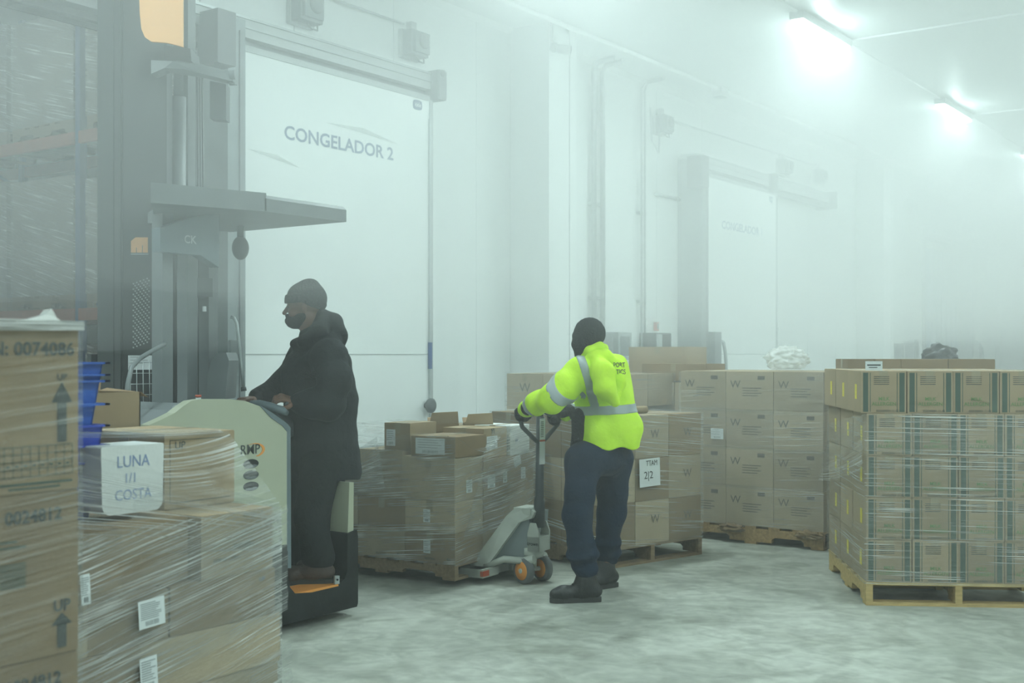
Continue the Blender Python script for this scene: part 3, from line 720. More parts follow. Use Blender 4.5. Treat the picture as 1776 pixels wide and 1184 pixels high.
# its centre at pixel (1127, 819)
r_ = ray(1127, 819); nrm3 = (F3.w(0, -1, 0) - F3.w(0, 0, 0)); q = EYE + r_ * ((F3.w(0, -.03, 0) - EYE).dot(nrm3) / r_.dot(nrm3))
o = b.build('document_sheet', MT['paper'], None, q, (0, -.03, F3.a)); tag(o, 'white sheet with handwritten 2/2 on the film behind the person', 'sheet')
text('TTAM', .055, MT['ink'], o, (.02, -.0022, .065), sx=.8, name='handwriting'); text('2|2', .075, MT['ink'], o, (-.015, -.0022, -.02), name='handwriting')
q = onZ(1103, 716, 1.075 + .0); q = W(1103, 707, 8.35); q.z = 1.078 + .028
o = MB().lathe((-.10, 0, 0), (1, 0, 0), [(0, .022), (.001, .028), (.195, .028), (.2, .022)], 20).build('tape_roll', MT['card2'], None, q, (0, 0, A0 - .9)); tag(o, 'short cream roll lying on top of the load behind the person', 'roll')

# ---- S4 / S5: row against the wall
F4 = Frame((8.98, 5.28, 0), 0)
pallet(F4, 1.0, 1.25, 'wooden pallet under the far load left of the person', 'wood2', seed=5)
for k in range(4):
    for j in range(3):
        for i in range(2):
            if i > 0 and j in (0, 1) and k < 3: continue
            o = carton(F4, i * .5, j * .41, .14 + .295 * k, .5, .41, .295, 'far W carton beside the wall, %s from the left, %s row, %s layer' % (ORD[2 - j], ('front', 'rear')[i], LAY[4][k]), 'W cartons of the far load', 'card3')
            if i == 0: text('W', .12, MT['inkhazed'], o, (-.0022, .2, .16), '-x', name='printed_letter')
film(F4, 0, 1.0, 0, 1.23, .13, 1.325, 'loose hazy film around the far load left of the person', 'filmthin', seed=31, bulge=.03)
sheet(F4.w(-.05, 1.25, .6), F4.w(-.3, .5, 1.28), F4.w(-.04, 1.25, .2), F4.w(-.3, .3, .85), 'pale flap of film pulled across the far load left of the person', 'filmthin', seed=7)
F5 = Frame((9.95, 4.60, 0), 0)
pallet(F5, 1.1, 1.25, 'wooden pallet under the mixed brown boxes right of the person', 'wood2', seed=6)
for k in range(3):
    for j in range(2):
        carton(F5, 0, .1 + j * .56, .14 + .365 * k, .9, .56, .365, 'large greyish box right of the person, %s, %s of its pile' % (('right', 'left')[j], LAY[3][k]), 'large boxes of the mixed pile', 'card3')
film(F5, 0, .92, .1, 1.22, .14, 1.24, 'hazy film around the large boxes right of the person', 'filmthin', seed=41)
def carton_px(pxa, pxb, X, z0, z1, d, label, m='card'):
    ya = onX(pxa, 600, X).y; yb = onX(pxb, 600, X).y
    return carton(Frame((X, yb, 0), 0), 0, 0, z0, d, ya - yb, z1 - z0, label, 'loose boxes on the mixed pile', m, jit=0)
carton_px(1113, 1224, 10.0, 1.25, 1.41, .42, 'flat brown box on the mixed pile, in front of a taller one', 'card')
carton_px(1090, 1190, 10.46, 1.25, 1.575, .45, 'tall brown box topping the mixed pile right of the person', 'card2')
# ---- S6: load on the pallet jack
F6 = Frame(CW(-.367, 7.6, 0), cam_ang(.527, .85))
pallet(F6, 1.0, 1.2, 'weathered wooden pallet lifted by the hand pallet jack', 'wood2', h=.105, z=.04, seed=7)
G6 = 'boxes of the load on the pallet jack'
Z6 = [.145, .345, .545]
def c6(s0, s1, t0, t1, z0, z1, label, m='card', **kw): return carton(F6, s0, t0, z0, s1 - s0, t1 - t0, z1 - z0, label, G6, m, jit=.006, rot=.03, **kw)
for li, (z0, z1) in enumerate(((.145, .345), (.345, .545))):
    ln = ('bottom', 'second')[li]
    for si in range(3):
        for ti in range(3):
            if si > 0 and ti > 0: continue
            if li == 0 and si == 2 and ti == 0: continue
            nm = 'near corner' if si == ti == 0 else ('%s along the right side' % ORD[si] if ti == 0 else '%s along the left side' % ORD[ti])
            o = c6(si * .333, (si + 1) * .333, ti * .4, (ti + 1) * .4, z0, z1, 'brown box of the jack load, %s layer, %s' % (ln, nm), ('card', 'card3')[(si + ti + li) % 2])
            if ti == 0 and si == 0: paper(o, (-.0022, .22, .10), .055, .085, '-x', 4, seed=li)
            if li == 0 and si == 0: text('FROZEN', .022, MT['ink'], o, (-.0022, .2, .022), '-x'); text('4x', .03, MT['ink'], o, (-.0022, .05, .03), '-x')
o = c6(.667, 1.0, 0, .36, .145, .36, 'brown box with an open dark end beside the jack frame', 'card')
MB().box(.005, .325, .0, .012, .01, .20).build('open_end', MT['cardin'], o, (0, -.012, 0))
o = c6(0, .34, 0, .42, .545, .83, 'large brown box at the near corner of the jack load, third layer', 'card3'); paper(o, (.17, -.0022, .09), .07, .085, '-y', 4, seed=5)
o = c6(.34, .67, 0, .4, .545, .80, 'brown box in the middle of the right side of the jack load, third layer', 'card'); paper(o, (.09, -.0022, .10), .09, .09, '-y', 4, seed=6); paper(o, (.26, -.0022, .12), .05, .09, '-y', 4, seed=7)
o = c6(.67, 1.0, 0, .4, .545, .80, 'brown box at the far right of the jack load, third layer', 'card'); paper(o, (.18, -.0022, .12), .06, .08, '-y', 3, seed=8); paper(o, (.10, -.0022, .21), .09, .07, '-y', 4, seed=18, tilt=.25)
c6(0, .34, .42, .80, .545, .86, 'brown box second along the left side of the jack load, third layer', 'card3')
c6(.02, .6, .80, 1.2, .545, .69, 'flat brown box at the low left end of the jack load', 'card3')
o = c6(0, .36, .0, .36, .83, .965, 'box with a wide white label at the near top corner of the jack load', 'card'); paper(o, (-.0022, .20, .07), .235, .105, '-x', 4, seed=11)
o = c6(.06, .36, .40, .62, .86, 1.04, 'brown box at the left top end of the jack load', 'card2'); paper(o, (-.0022, .16, .08), .075, .11, '-x', 5, seed=12)
o = c6(.37, .66, .02, .36, .80, 1.0, 'brown box with white labels behind the near top box of the jack load', 'card2'); paper(o, (.1, -.0022, .10), .13, .09, '-y', 4, seed=13); text('YI', .05, MT['ink'], o, (.11, -.0022, .175), '-y', bold=.02)
o = c6(.67, .93, .0, .3, .80, 1.005, 'white carton with rounded print on top of the jack load', 'cardwhite'); text('NI', .03, MT['bluetext'], o, (.2, -.0022, .15), '-y'); text('W', .04, MT['bluetext'], o, (.08, -.0022, .10), '-y')
o = c6(.70, 1.0, .36, .7, .80, .99, 'brown box behind the white carton on the jack load', 'card')
# open boxes with raised flaps on the top
for px, py, wl, ht, lab in ((770, 724, .21, .085, 'open brown box with a raised flap on the jack load, left of two'), (831, 722, .20, .075, 'open brown box with a raised flap on the jack load, right of two')):
    q = W(px, 736, 8.35); e = empty('open_box', (q.x, q.y, .95), cam_ang(1, .12)); tag(e, lab, 'box', 'open boxes on the jack load')
    b = MB(); b.box(-wl / 2, wl / 2, 0, .004, 0, .06).box(-wl / 2, wl / 2, .2, .204, 0, .06).box(-wl / 2, -wl / 2 + .004, 0, .2, 0, .06).box(wl / 2 - .004, wl / 2, 0, .2, 0, .06).box(-wl / 2, wl / 2, 0, .2, 0, .004)
    b.build('carton_body', MT['card'], e)
    b = MB(); b.prism([(-wl / 2, .002, .055), (wl / 2, .002, .055), (wl / 2 - .008, -.02, .06 + ht), (-wl / 2 + .02, -.02, .052 + ht)], (0, .004, .001)); b.build('raised_flap', MT['card2'], e)
    b = MB(); b.prism([(-wl / 2, .20, .055), (wl / 2, .20, .055), (wl / 2, .26, .09), (-wl / 2, .26, .09)], (0, .004, .001)); b.build('rear_flap', MT['cardin'], e)
def zt6(s, si):
    if si == 0: return .83 + .17 * min(1, max(0, (s - .30) * 8))       # right side, near corner -> far
    if si == 3: t = 1 - s; return (.97 if t < .34 else (.97 - (t - .34) * .2 if t < .5 else max(.70, .94 - (t - .5) * 2.2)))
    return 1.0
film(F6, 0, 1.0, 0, 1.2, .14, 1.0, 'glinting stretch film around the mixed load on the pallet jack', 'filmfine', shear=-.10, zt=zt6, top=False, seed=17, bulge=.02)
sheet(F6.w(-.02, .62, .95), F6.w(-.02, 1.21, .70), F6.w(-.02, .55, .60), F6.w(-.02, 1.21, .58), 'pale flap of film sagging over the low left end of the jack load', 'filmmilky', sag=.03, vlen=.3)
sheet(F6.w(.0, .38, .975), F6.w(.66, -.015, 1.015), F6.w(.0, -.01, .97), F6.w(.35, -.02, .84), 'pulled film over the top boxes of the jack load', 'filmstrand', vlen=.4, seed=4)
sheet(F6.w(.3, -.03, .80), F6.w(1.01, -.03, .86), F6.w(.05, -.03, .30), F6.w(.9, -.03, .36), 'slanting bright film on the right side of the jack load', 'filmfine', vlen=.5, seed=9)

# ---- hand pallet jack
JX = Vector((.845, -.534)); JY = Vector((.534, .845))
def Jv(a, bb, z): return CW(.14 + JX.x * a + JY.x * bb, 7.78 + JX.y * a + JY.y * bb, z)
J = empty('pallet_jack', Jv(0, 0, 0)); tag(J, 'pale hand pallet jack with orange wheels and black looped tiller', 'pallet jack')
JO = Vector(J.location)
def jl(a, bb, z): return Jv(a, bb, z) - JO
wax = CW(.78, .62, 0); wax.z = 0; wax.normalize()
for k in (-1, 1):
    c = JO * 0 + wax * (.078 * k) + Vector((0, 0, .086))
    t = MB().lathe(c - wax * .026, wax, [(0, .058), (0, .078), (.008, .086), (.044, .086), (.052, .078), (.052, .058)], 28).build('wheel', MT['rubber'], J)
    MB().lathe(c - wax * .029, wax, [(0, .02), (0, .060), (.004, .062), (.054, .062), (.058, .060), (.058, .02)], 24).lathe(c - wax * .034, wax, [(0, .016), (.068, .016)], 12, 1).build('wheel_hub', [MT['orange'], MT['jackpaint']], t)
b = MB(); c0 = Vector((0, 0, .086)); b.tube([c0 - wax * .05, c0 + wax * .05], .014, 10).lathe((0, 0, .10), (0, 0, 1), [(0, .022), (.06, .026), (.08, .05)], 18)
b.build('axle_yoke', MT['jackpaint'], J)
# pump body
b = MB(); b.lathe((0, 0, .17), (0, 0, 1), [(0, .065), (.02, .072), (.06, .072), (.07, .05), (.2, .045), (.21, .03)], 20)
u = (jl(1, 0, 0) - jl(0, 0, 0)).normalized(); v = (jl(0, 1, 0) - jl(0, 0, 0)).normalized()
def jb(b, a0, a1, b0, b1, z0, z1, m=0):
    M = Matrix((u, v, Vector((0, 0, 1)))).transposed().to_4x4(); return b.box(a0, a1, b0, b1, z0, z1, m, M)
b.build('pump', MT['jackpaint'], J)
b = MB(); jb(b, .0, .085, -.075, .075, .215, .31)
for sgn in (-1, 1): b.prism([u * .0 + v * (.075 * sgn) + Vector((0, 0, .215)), u * .085 + v * (.075 * sgn) + Vector((0, 0, .215)), u * .085 + v * (.075 * sgn) + Vector((0, 0, .34)), u * .06 + v * (.075 * sgn) + Vector((0, 0, .40)), u * .02 + v * (.075 * sgn) + Vector((0, 0, .40)), u * 0 + v * (.075 * sgn) + Vector((0, 0, .33))], v * (-.012 * sgn))
b.build('tiller_bracket', MT['jackpaint'], J, bevel=.006)
_t = text('crown', .034, MT['ink'], J, u * .042 - v * .078 + Vector((0, 0, .265)), name='body_lettering', bold=.01)
_t.rotation_euler = (math.pi / 2, 0, math.atan2(u.y, u.x))
MB().tube([u * .045 + Vector((0, 0, .33)), u * .045 + Vector((0, 0, .46))], .012, 8).build('release_rod', MT['galv'], J)
# A-frame: two inclined side plates, cross head and gusset
for sgn in (-1, 1):
    o_ = v * (.17 * sgn)
    b = MB(); P_ = [u * -.40 + o_ + Vector((0, 0, .085)), u * -.27 + o_ + Vector((0, 0, .085)), u * -.05 + v * (.10 * sgn) + Vector((0, 0, .40)), u * .03 + v * (.07 * sgn) + Vector((0, 0, .43)), u * .05 + v * (.07 * sgn) + Vector((0, 0, .47)), u * .02 + v * (.07 * sgn) + Vector((0, 0, .50)), u * -.09 + v * (.10 * sgn) + Vector((0, 0, .485)), u * -.14 + v * (.11 * sgn) + Vector((0, 0, .44))]
    b.prism(P_, v * (-.035 * sgn)); b.build('inclined_arm', MT['jackpaint'], J, bevel=.006)
b = MB(); b.prism([u * -.30 - v * .12 + Vector((0, 0, .11)), u * -.02 - v * .06 + Vector((0, 0, .12)), u * .01 - v * .06 + Vector((0, 0, .46)), u * -.07 - v * .09 + Vector((0, 0, .46))], v * .24)
b.build('frame_gusset', MT['postgrey'], J)
b = MB(); jb(b, -.10, .03, -.085, .085, .455, .495); b.build('frame_head', MT['jackpaint'], J, bevel=.012)
for sgn in (-1, 1):
    b = MB(); b.tube([u * -.28 + v * (.16 * sgn) + Vector((0, 0, .10)), u * -.15 + v * (.12 * sgn) + Vector((0, 0, .155)), u * -.03 + v * (.08 * sgn) + Vector((0, 0, .15)), u * .05 + v * (.07 * sgn) + Vector((0, 0, .165))], [.018, .024, .024, .03], 8)
    b.lathe(u * -.03 + v * (.07 * sgn) + Vector((0, 0, .15)), v * sgn, [(0, .022), (.03, .022)], 12, 1).build('lift_link', [MT['jackpaint'], MT['galv']], J)
    b = MB(); b0, b1 = (.08, .27) if sgn > 0 else (-.27, -.08); jb(b, -1.45, -.30, b0, b1, .045, .088); jb(b, -.40, -.22, b0, b1, .045, .10); b.build('fork', MT['jackpaint'], J, bevel=.006)
    c = u * -1.3 + v * (.175 * sgn) + Vector((0, 0, .037)); MB().lathe(c - v * .05, v, [(0, .035), (.1, .035)], 16).build('load_roller', MT['rubber'], J)
b = MB(); jb(b, -.24, -.215, -.27, -.20, .055, .09, 0); b.build('red_marker', MT['redp'], J)
jb_ = MB(); jb(jb_, -.34, -.24, -.27, .27, .045, .10); jb_.build('fork_crossbar', MT['jackpaint'], J, bevel=.006)
# tiller: shaft from bracket to loop
sb = u * .045 + Vector((0, 0, .37)); st = W(937, 722, 7.70) - JO
dsh = (st - sb).normalized(); hand_r = CW(.86, .50, 0); hand_r.z = 0; hand_r.normalize(); hand_r = (hand_r - dsh * hand_r.dot(dsh)).normalized()
fr_n = dsh.cross(hand_r).normalized()
b = MB(); b.tube([sb, sb + dsh * .16, sb + dsh * .20, st], [.040, .036, .028, .026], 14); b.build('tiller_shaft', MT['dark'], J)
Ls = (st - sb).length
b = MB(); wv_ = hand_r
def tl(a, h): return sb + dsh * h + wv_ * a
b.tube([tl(0, Ls - .18), tl(-.05, Ls - .14), tl(-.135, Ls - .06), tl(-.155, Ls + .0), tl(-.155, Ls + .065), tl(-.12, Ls + .10), tl(-.04, Ls + .11), tl(.04, Ls + .11), tl(.12, Ls + .10), tl(.155, Ls + .065), tl(.155, Ls), tl(.135, Ls - .06), tl(.05, Ls - .14), tl(0, Ls - .18)], .015, 10)
b.tube([tl(0, Ls - .02), tl(0, Ls + .11)], .02, 10); b.build('handle_loop', MT['dark'], J)
b = MB(); b.tube([tl(.01, Ls + .03) - fr_n * .03, tl(.06, Ls + .0) - fr_n * .03, tl(.11, Ls + .06) - fr_n * .03], .009, 8); b.build('release_lever', MT['dark'], J)
Mx = Matrix((wv_, -fr_n, dsh)).transposed().to_4x4()
nrm_ = fr_n if (fr_n.dot(-FW) > 0) else -fr_n
Mx = Matrix((wv_, -nrm_, dsh)).transposed().to_4x4(); Mx.translation = sb + dsh * (Ls - .31) + nrm_ * .029
b = MB(); b.box(-.02, .02, -.002, .002, 0, .30, 0, Mx).box(-.02, .02, -.003, .002, .15, .162, 1, Mx)
for k in range(9): b.box(-.014, .008, -.003, .002, .18 + .012 * k, .184 + .012 * k, 2, Mx)
b.build('instruction_label', [MT['paper'], MT['redp'], MT['ink']], J)

# ---- A: foreground cartons, far left (near)
FA = Frame((1.556 - 1.1, 2.29, 0), 0)
pallet(FA, 1.1, 1.0, 'wooden pallet under the big cartons nearest the camera', 'wood', seed=8)
for k in range(4):
    for i in range(2):
        o = carton(FA, i * .55, 0, .14 + .355 * k, .55, .5, .355, 'large brown carton nearest the camera, %s column, %s layer' % (('left', 'right')[i], LAY[4][k]), 'large cartons nearest the camera', 'card', jit=.002, rot=.004)
        if i == 1:
            if k == 3:
                text('N: 0074086', .040, MT['ink'], o, (.535, -.0022, .305), bold=.02, align='RIGHT', space=1.02)
                text('UP', .020, MT['ink'], o, (.505, -.0022, .245), bold=.01)
                az, ah = .105, .13
            else:
                text('N: 0024812', .038, MT['ink'], o, (.505, -.0022, .305), bold=.02, align='RIGHT')
                text('UP', .034, MT['ink'], o, (.505, -.0022, .105), bold=.02); az, ah = .015, .075
            b = MB(); ax = .505; b.box(ax - .011, ax + .011, -.0022, -.001, az, az + ah * .72).prism([(ax - .025, -.001, az + ah * .66), (ax + .025, -.001, az + ah * .66), (ax, -.001, az + ah)], (0, -.0012, 0)); b.build('printed_arrow', MT['ink'], o)
            b = MB()
            zb = .035 if k == 3 else .15
            if k == 3:
                for q in range(5): b.box(.33, .53, -.0016, -.001, zb + q * .016, zb + q * .016 + .0014)
                for q in range(11): b.box(.33 + q * .02, .3312 + q * .02, -.0016, -.001, zb, zb + .065)
                for q in range(10): b.box(.335 + q * .02, .343 + q * .02, -.0016, -.001, zb + .022, zb + .026)
                b.box(.36, .53, -.0016, -.001, .018, .023).box(.38, .50, -.0016, -.001, .009, .013)
            else:
                for q in range(9): b.box(.33, .42, -.0016, -.001, .16 + q * .006, .1628 + q * .006)
                b.box(.36, .40, -.0016, -.001, .255, .259).box(.35, .42, -.0016, -.001, .243, .247)
            b.build('printed_table', MT['inkgreen'], o)
film(FA, 0, 1.1, 0, 1.0, .14, 1.56, 'clear stretch film around the big cartons nearest the camera', 'filmthin', shear=-.10, seed=51, off=.006, bulge=.006)
sheet(FA.w(.6, -.012, 1.575), FA.w(1.105, -.012, 1.572), FA.w(.6, -.014, 1.545), FA.w(1.105, -.014, 1.552), 'rolled rim of film, glare painted white, along the top edge of the nearest cartons', 'filmglare', vlen=.2, sag=0)
b = MB(); q = FA.w(1.06, .03, 1.565); b.prism([q + Vector((-.10, 0, 0)), q + Vector((.03, 0, 0)), q + Vector((.012, .01, .015)), q + Vector((.0, .01, .035)), q + Vector((-.012, .01, .022))], (0, .03, -.002))
o = b.build('film_peak', MT['filmglare']); tag(o, 'peaked tuft of clear film standing on the nearest top carton', 'stretch film')

# ---- B: foreground wrapped load with crates
FB = Frame((1.62, 2.9, 0), 0)
pallet(FB, 1.11, 1.0, 'wooden pallet under the wrapped foreground load with blue crates', 'wood', seed=9)
lz = [.14, .32, .49, .65, .80, 1.0]
GB = 'brown boxes of the wrapped foreground load'
for k in range(5):
    ext = [0, 0, 0, .0, -.03][k]; n_ = 3 if k in (0, 2) else 3
    cuts = [[0, .37, .74, 1.11], [0, .35, .72, 1.10], [0, .55, 1.11], [0, .38, .66, 1.08], [0, .50, .78, 1.08]][k]
    for i, (a, c_) in enumerate(zip(cuts, cuts[1:])):
        for j in range(2):
            if j and k < 4: continue
            pull = .02 if (k == 4 and i == 1) else 0
            if k == 4 and i == 1 and j == 0: pull = .06
            o = carton(FB, a, j * .5 + pull, lz[k], c_ - a, .5 - pull, lz[k + 1] - lz[k], 'brown box of the wrapped foreground load, %s layer, %s from the left%s' % (LAY[5][k], ORD[i], ', rear row' if j else ''), GB, ('card', 'card2', 'card', 'card3', 'card')[(k + i) % 5], jit=.008, rot=.03)
            if j == 0 and k == 2: paper(o, (.62 - .0 if i == 0 else .1, -.0022, .1), .01, .01, lines=1, block=False) if False else None
            if j == 0 and k == 4 and i == 2: text('CM 35211 Z', .016, MT['ink'], o, (.21, -.0022, .185)); text('FROZEN', .022, MT['inkgreen'], o, (.17, -.0022, .09)); text('KERNEL CORN', .016, MT['ink'], o, (.10, -.0022, .055))
            if j == 0 and k == 4 and i == 0: text('KEEP', .03, MT['inkgreen'], o, (.33, -.0022, .10))
            if j == 0 and k == 3 and i == 2: text('UP', .02, MT['bluetext'], o, (.36, -.0022, .12))
for px, py, w_, h_, s_ in ((263, 1062, .092, .082, 21), (258, 1168, .06, .10, 22), (148, 1022, .03, .085, 23)):
    q = onY(px, py, 2.868); o = paper(None, q, w_, h_, '-y', 9, seed=s_, tilt=.06); tag(o, {21: 'white printed label with a barcode block on the wrapped foreground load', 22: 'white label low on the wrapped foreground load at the frame bottom', 23: 'narrow white label just right of the nearest cartons'}[s_], 'label')
# top row on it: carton, tub, crates, open box
o = carton(FB, onY(285, 800, 3.1).x - 1.62 + .0, .20, 1.0, .292, .42, .245, 'brown box under film beside the white tub on the foreground load', GB, 'card2', jit=0, rot=0)
text('UP', .035, MT['ink'], o, (.06, -.0022, .205)); b = MB(); b.box(.02, .27, -.0016, -.001, .222, .224).box(.02, .27, -.0016, -.001, .02, .022).box(.02, .022, -.0016, -.001, .02, .222); b.build('printed_lines', MT['ink'], o)
e = empty('white_tub', (onY(231, 800, 3.02).x, 3.02, 1.03)); tag(e, 'white rounded tub with blue handwriting 1/1 beside the blue crates', 'tub')
hw = (onY(285, 800, 3.02).x - onY(176, 800, 3.02).x) / 2
def rr(hw, z0, z1, r): 
    p = [(-hw, z1), (hw, z1)]; p = [Vector((-hw + .004, 0, z1)), Vector((hw - .004, 0, z1)), Vector((hw, 0, z1 - .004))]
    for t in range(7): a = -t / 6 * math.pi / 2; p.append(Vector((hw - .004 - r + r * math.cos(a), 0, z0 + r + r * math.sin(a))))
    for t in range(7): a = -math.pi / 2 - t / 6 * math.pi / 2; p.append(Vector((-hw + .004 + r + r * math.cos(a), 0, z0 + r + r * math.sin(a))))
    p.append(Vector((-hw, 0, z1 - .004))); return p
MB().prism(rr(hw, -.01, .195, .03), (0, .14, 0)).build('tub_body', MT['cardwhite'], e, bevel=.006)
for s_, x_, z_, sz in (('LUNA', .0, .145, .05), ('1/1', -.01, .095, .042), ('COSTA', .0, .045, .045)): text(s_, sz, MT['penblue'], e, (x_, -.001, z_), name='handwriting', sx=.9)
def crate(x0, x1, y0, y1, z0, z1, m, label, ribs):
    e = empty('plastic_crate', ((x0 + x1) / 2, (y0 + y1) / 2, z0)); tag(e, label, 'crate', 'nested blue crates')
    w, d, h = (x1 - x0) / 2, (y1 - y0) / 2, z1 - z0; tp = .045; c = h * .62 if ribs else h
    def ringbox(b, wa, da, za, wb, db_, zb, t=.006):
        for (sx_, sy_, hx) in ((1, 0, 0), (-1, 0, 0), (0, 1, 0), (0, -1, 0)):
            if sx_: P_ = [Vector((sx_ * wa, -da, za)), Vector((sx_ * wa, da, za)), Vector((sx_ * wb, db_, zb)), Vector((sx_ * wb, -db_, zb))]; b.prism(P_, (-sx_ * t, 0, 0))
            else: P_ = [Vector((-wa, sy_ * da, za)), Vector((wa, sy_ * da, za)), Vector((wb, sy_ * db_, zb)), Vector((-wb, sy_ * db_, zb))]; b.prism(P_, (0, -sy_ * t, 0))
    b = MB(); ringbox(b, w - tp, d - tp, 0, w - .015, d - .015, h); b.box(-w + tp, w - tp, -d + tp, d - tp, 0, .006); b.build('crate_body', m, e)
    b = MB()
    for zr in ribs: b.box(-w, w, -d, -d + .018, h - zr - .005, h - zr + .001).box(-w, w, d - .018, d, h - zr - .005, h - zr + .001).box(-w, -w + .018, -d, d, h - zr - .005, h - zr + .001).box(w - .018, w, -d, d, h - zr - .005, h - zr + .001)
    b.build('rim', m, e)
xr = onY(191, 700, 3.1).x
crate(xr - .42, xr, 3.1, 3.7, 1.22, 1.475, MT['blue'], 'upper bright blue crate with ribbed rim beside the nearest cartons', [0, .036, .055, .125])
crate(xr - .42, xr, 3.1, 3.7, 1.0, 1.285, MT['blue2'], 'lower deep blue crate under film beside the white tub', [0, .06, .11])
e = empty('open_box', (2.50, 3.68, 1.005), 0); tag(e, 'open brown carton standing behind the blue crates', 'box')
b = MB(); b.box(-.17, .17, -.12, -.115, 0, .36).box(-.17, .17, .115, .12, 0, .36).box(-.17, -.165, -.12, .12, 0, .36).box(.165, .17, -.12, .12, 0, .36).box(-.17, .17, -.12, .12, 0, .005); b.build('carton_body', MT['card2'], e)
MB().prism([(-.17, .117, .36), (.17, .117, .36), (.19, .14, .40), (-.15, .14, .40)], (0, .004, 0)).prism([(.167, -.12, .36), (.167, .12, .36), (.20, .12, .37), (.20, -.12, .34)], (.004, 0, 0)).build('raised_flap', MT['cardin'], e)
paper(e, (-.13, -.122, .20), .10, .12, '-y', 3, seed=44)
film(FB, 0, 1.09, 0, 1.0, .13, 1.0, 'streaked stretch film around the foreground load', 'filmfine', shear=-.22, top=False, seed=61, bulge=.02, n=34)
XL = 1.60
sheet((XL, 2.875, onY(140, 716, 2.88).z), (2.71, 2.885, 1.01), (XL, 2.872, .98), (2.71, 2.878, .86), 'fan of film strands from the blue crates to the foreground load corner', 'filmstrand', nu=40, nv=20, vlen=.9, amp=.014, sag=-.0)
sheet((1.75, 3.28, 1.34), (2.65, 3.12, 1.25), (1.75, 2.95, 1.30), (2.65, 3.08, 1.235), 'film pulled over the crates and the top box of the foreground load', 'filmstrand', nu=30, nv=12, vlen=.5, sag=.02, seed=3)
sheet((2.22, 3.00, 1.00), (2.71, 2.88, 1.005), (2.30, 3.09, 1.22), (2.655, 3.08, 1.245), 'film slanting from the top box down to the front corner of the foreground load', 'filmstrand', nu=20, nv=12, vlen=.4, seed=6, amp=.01)
sheet((XL, 2.87, .80), (2.73, 2.87, 1.0), (XL, 2.87, .45), (2.73, 2.87, .66), 'film band rising to the right across the middle of the foreground load', 'filmfine', nu=30, nv=12, vlen=.5, seed=8)
sheet((XL, 2.865, .40), (2.745, 2.865, .55), (XL, 2.865, .14), (2.745, 2.865, .35), 'film band low across the foreground load', 'filmfine', nu=30, nv=10, vlen=.4, seed=12)

# ---- rack inside the freezer
RXF = 7.12
R_ = empty('pallet_rack', (RXF, 8.6, 0)); tag(R_, 'tall pallet rack with blue uprights and orange beams inside the open freezer', 'rack')
ups = [.05, 1.90, 4.45, 5.9 - .1]
for uy in ups:
    for dx in (0, .95): MB().box(dx, dx + .08, uy - .04, uy + .04, 0, 5.5).build('upright', MT['rackblue'], R_)
    b = MB(); z = .3
    while z < 5.2: b.bar((.04, uy, z), (.99, uy, z + .45), .03, .03).bar((.99, uy, z + .45), (.04, uy, z + .9), .03, .03); z += .9
    b.build('brace', MT['rackblue'], R_)
for zb in (1.90, 3.68):
    for ya, yb in zip(ups, ups[1:]):
        for dx in (-.02, .98): MB().box(dx, dx + .05, ya + .04, yb - .04, zb - .06, zb + .06).build('beam', MT['rackorange'], R_)
n_ = 0
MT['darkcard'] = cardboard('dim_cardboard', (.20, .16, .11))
for li, zb in enumerate((0.0, 1.965, 3.745)):
    for bi, (ya, yb) in enumerate(((.15, 1.0), (1.02, 1.83), (2.0, 3.15), (3.2, 4.35), (4.6, 5.75))):
        Fr = Frame((RXF + .02, 8.6 + ya, 0), 0); w_ = yb - ya - .06
        nm = '%s freezer rack bay from the doorway, %s level' % (ORD[bi], ('floor', 'middle', 'upper')[li])
        pallet(Fr, .95, w_, 'pallet in the ' + nm, 'wood2', z=zb, seed=30 + n_, group='pallets on the freezer rack')
        H = (1.5, 1.25, 1.15)[li] * (1, .92, .97, 1, .9)[bi]; nl = 3
        for k in range(nl):
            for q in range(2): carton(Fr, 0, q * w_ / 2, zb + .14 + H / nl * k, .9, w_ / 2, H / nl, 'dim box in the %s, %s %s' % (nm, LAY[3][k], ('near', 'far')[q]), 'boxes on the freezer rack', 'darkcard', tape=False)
        film(Fr, 0, .9, 0, w_, zb + .14, zb + .14 + H, 'film around the load in the ' + nm, 'filmmilky', shear=.25, n=14, seed=n_); n_ += 1
# ------------------------------------------------------------------ reach truck seen from behind
T = empty('reach_truck', (0, 0, 0)); tag(T, 'cream and black stand-up reach truck with dark tall mast, seen from behind', 'forklift')
YB = 4.70
def pY(pts, Y): return [onY(px, py, Y) for px, py in pts]
panel = pY([(258, 737), (285, 725), (303, 716), (318, 704), (332, 695), (350, 692), (400, 692), (425, 695), (450, 704), (473, 718), (488, 729), (495, 736), (497.5, 744), (497.5, 944), (258, 960)], YB)
MB().prism(panel, (0, .06, 0)).build('rear_panel', MT['cream'], T, bevel=.006)
b = MB(); o1 = [p + Vector((0, .055, 0)) for p in pY([(262, 745), (285, 733), (318, 712), (350, 700), (420, 703), (470, 725), (496, 745), (496, 960), (262, 965)], YB)]
b.prism(o1, (0, .75, 0)); b.build('body_shell', MT['midgrey'], T)
b = MB(); q = pY([(497.5, 738), (504, 742), (505, 955), (505, 985), (499, 985), (499, 955), (497.5, 955)], YB); b.prism(q, (0, .10, 0)); b.prism(pY([(450, 702), (473, 716), (490, 728), (499, 735), (505, 743), (498, 748), (490, 738), (470, 724)], YB - .004), (0, .12, 0)); b.build('corner_trim', MT['trimgrey'], T, bevel=.004)
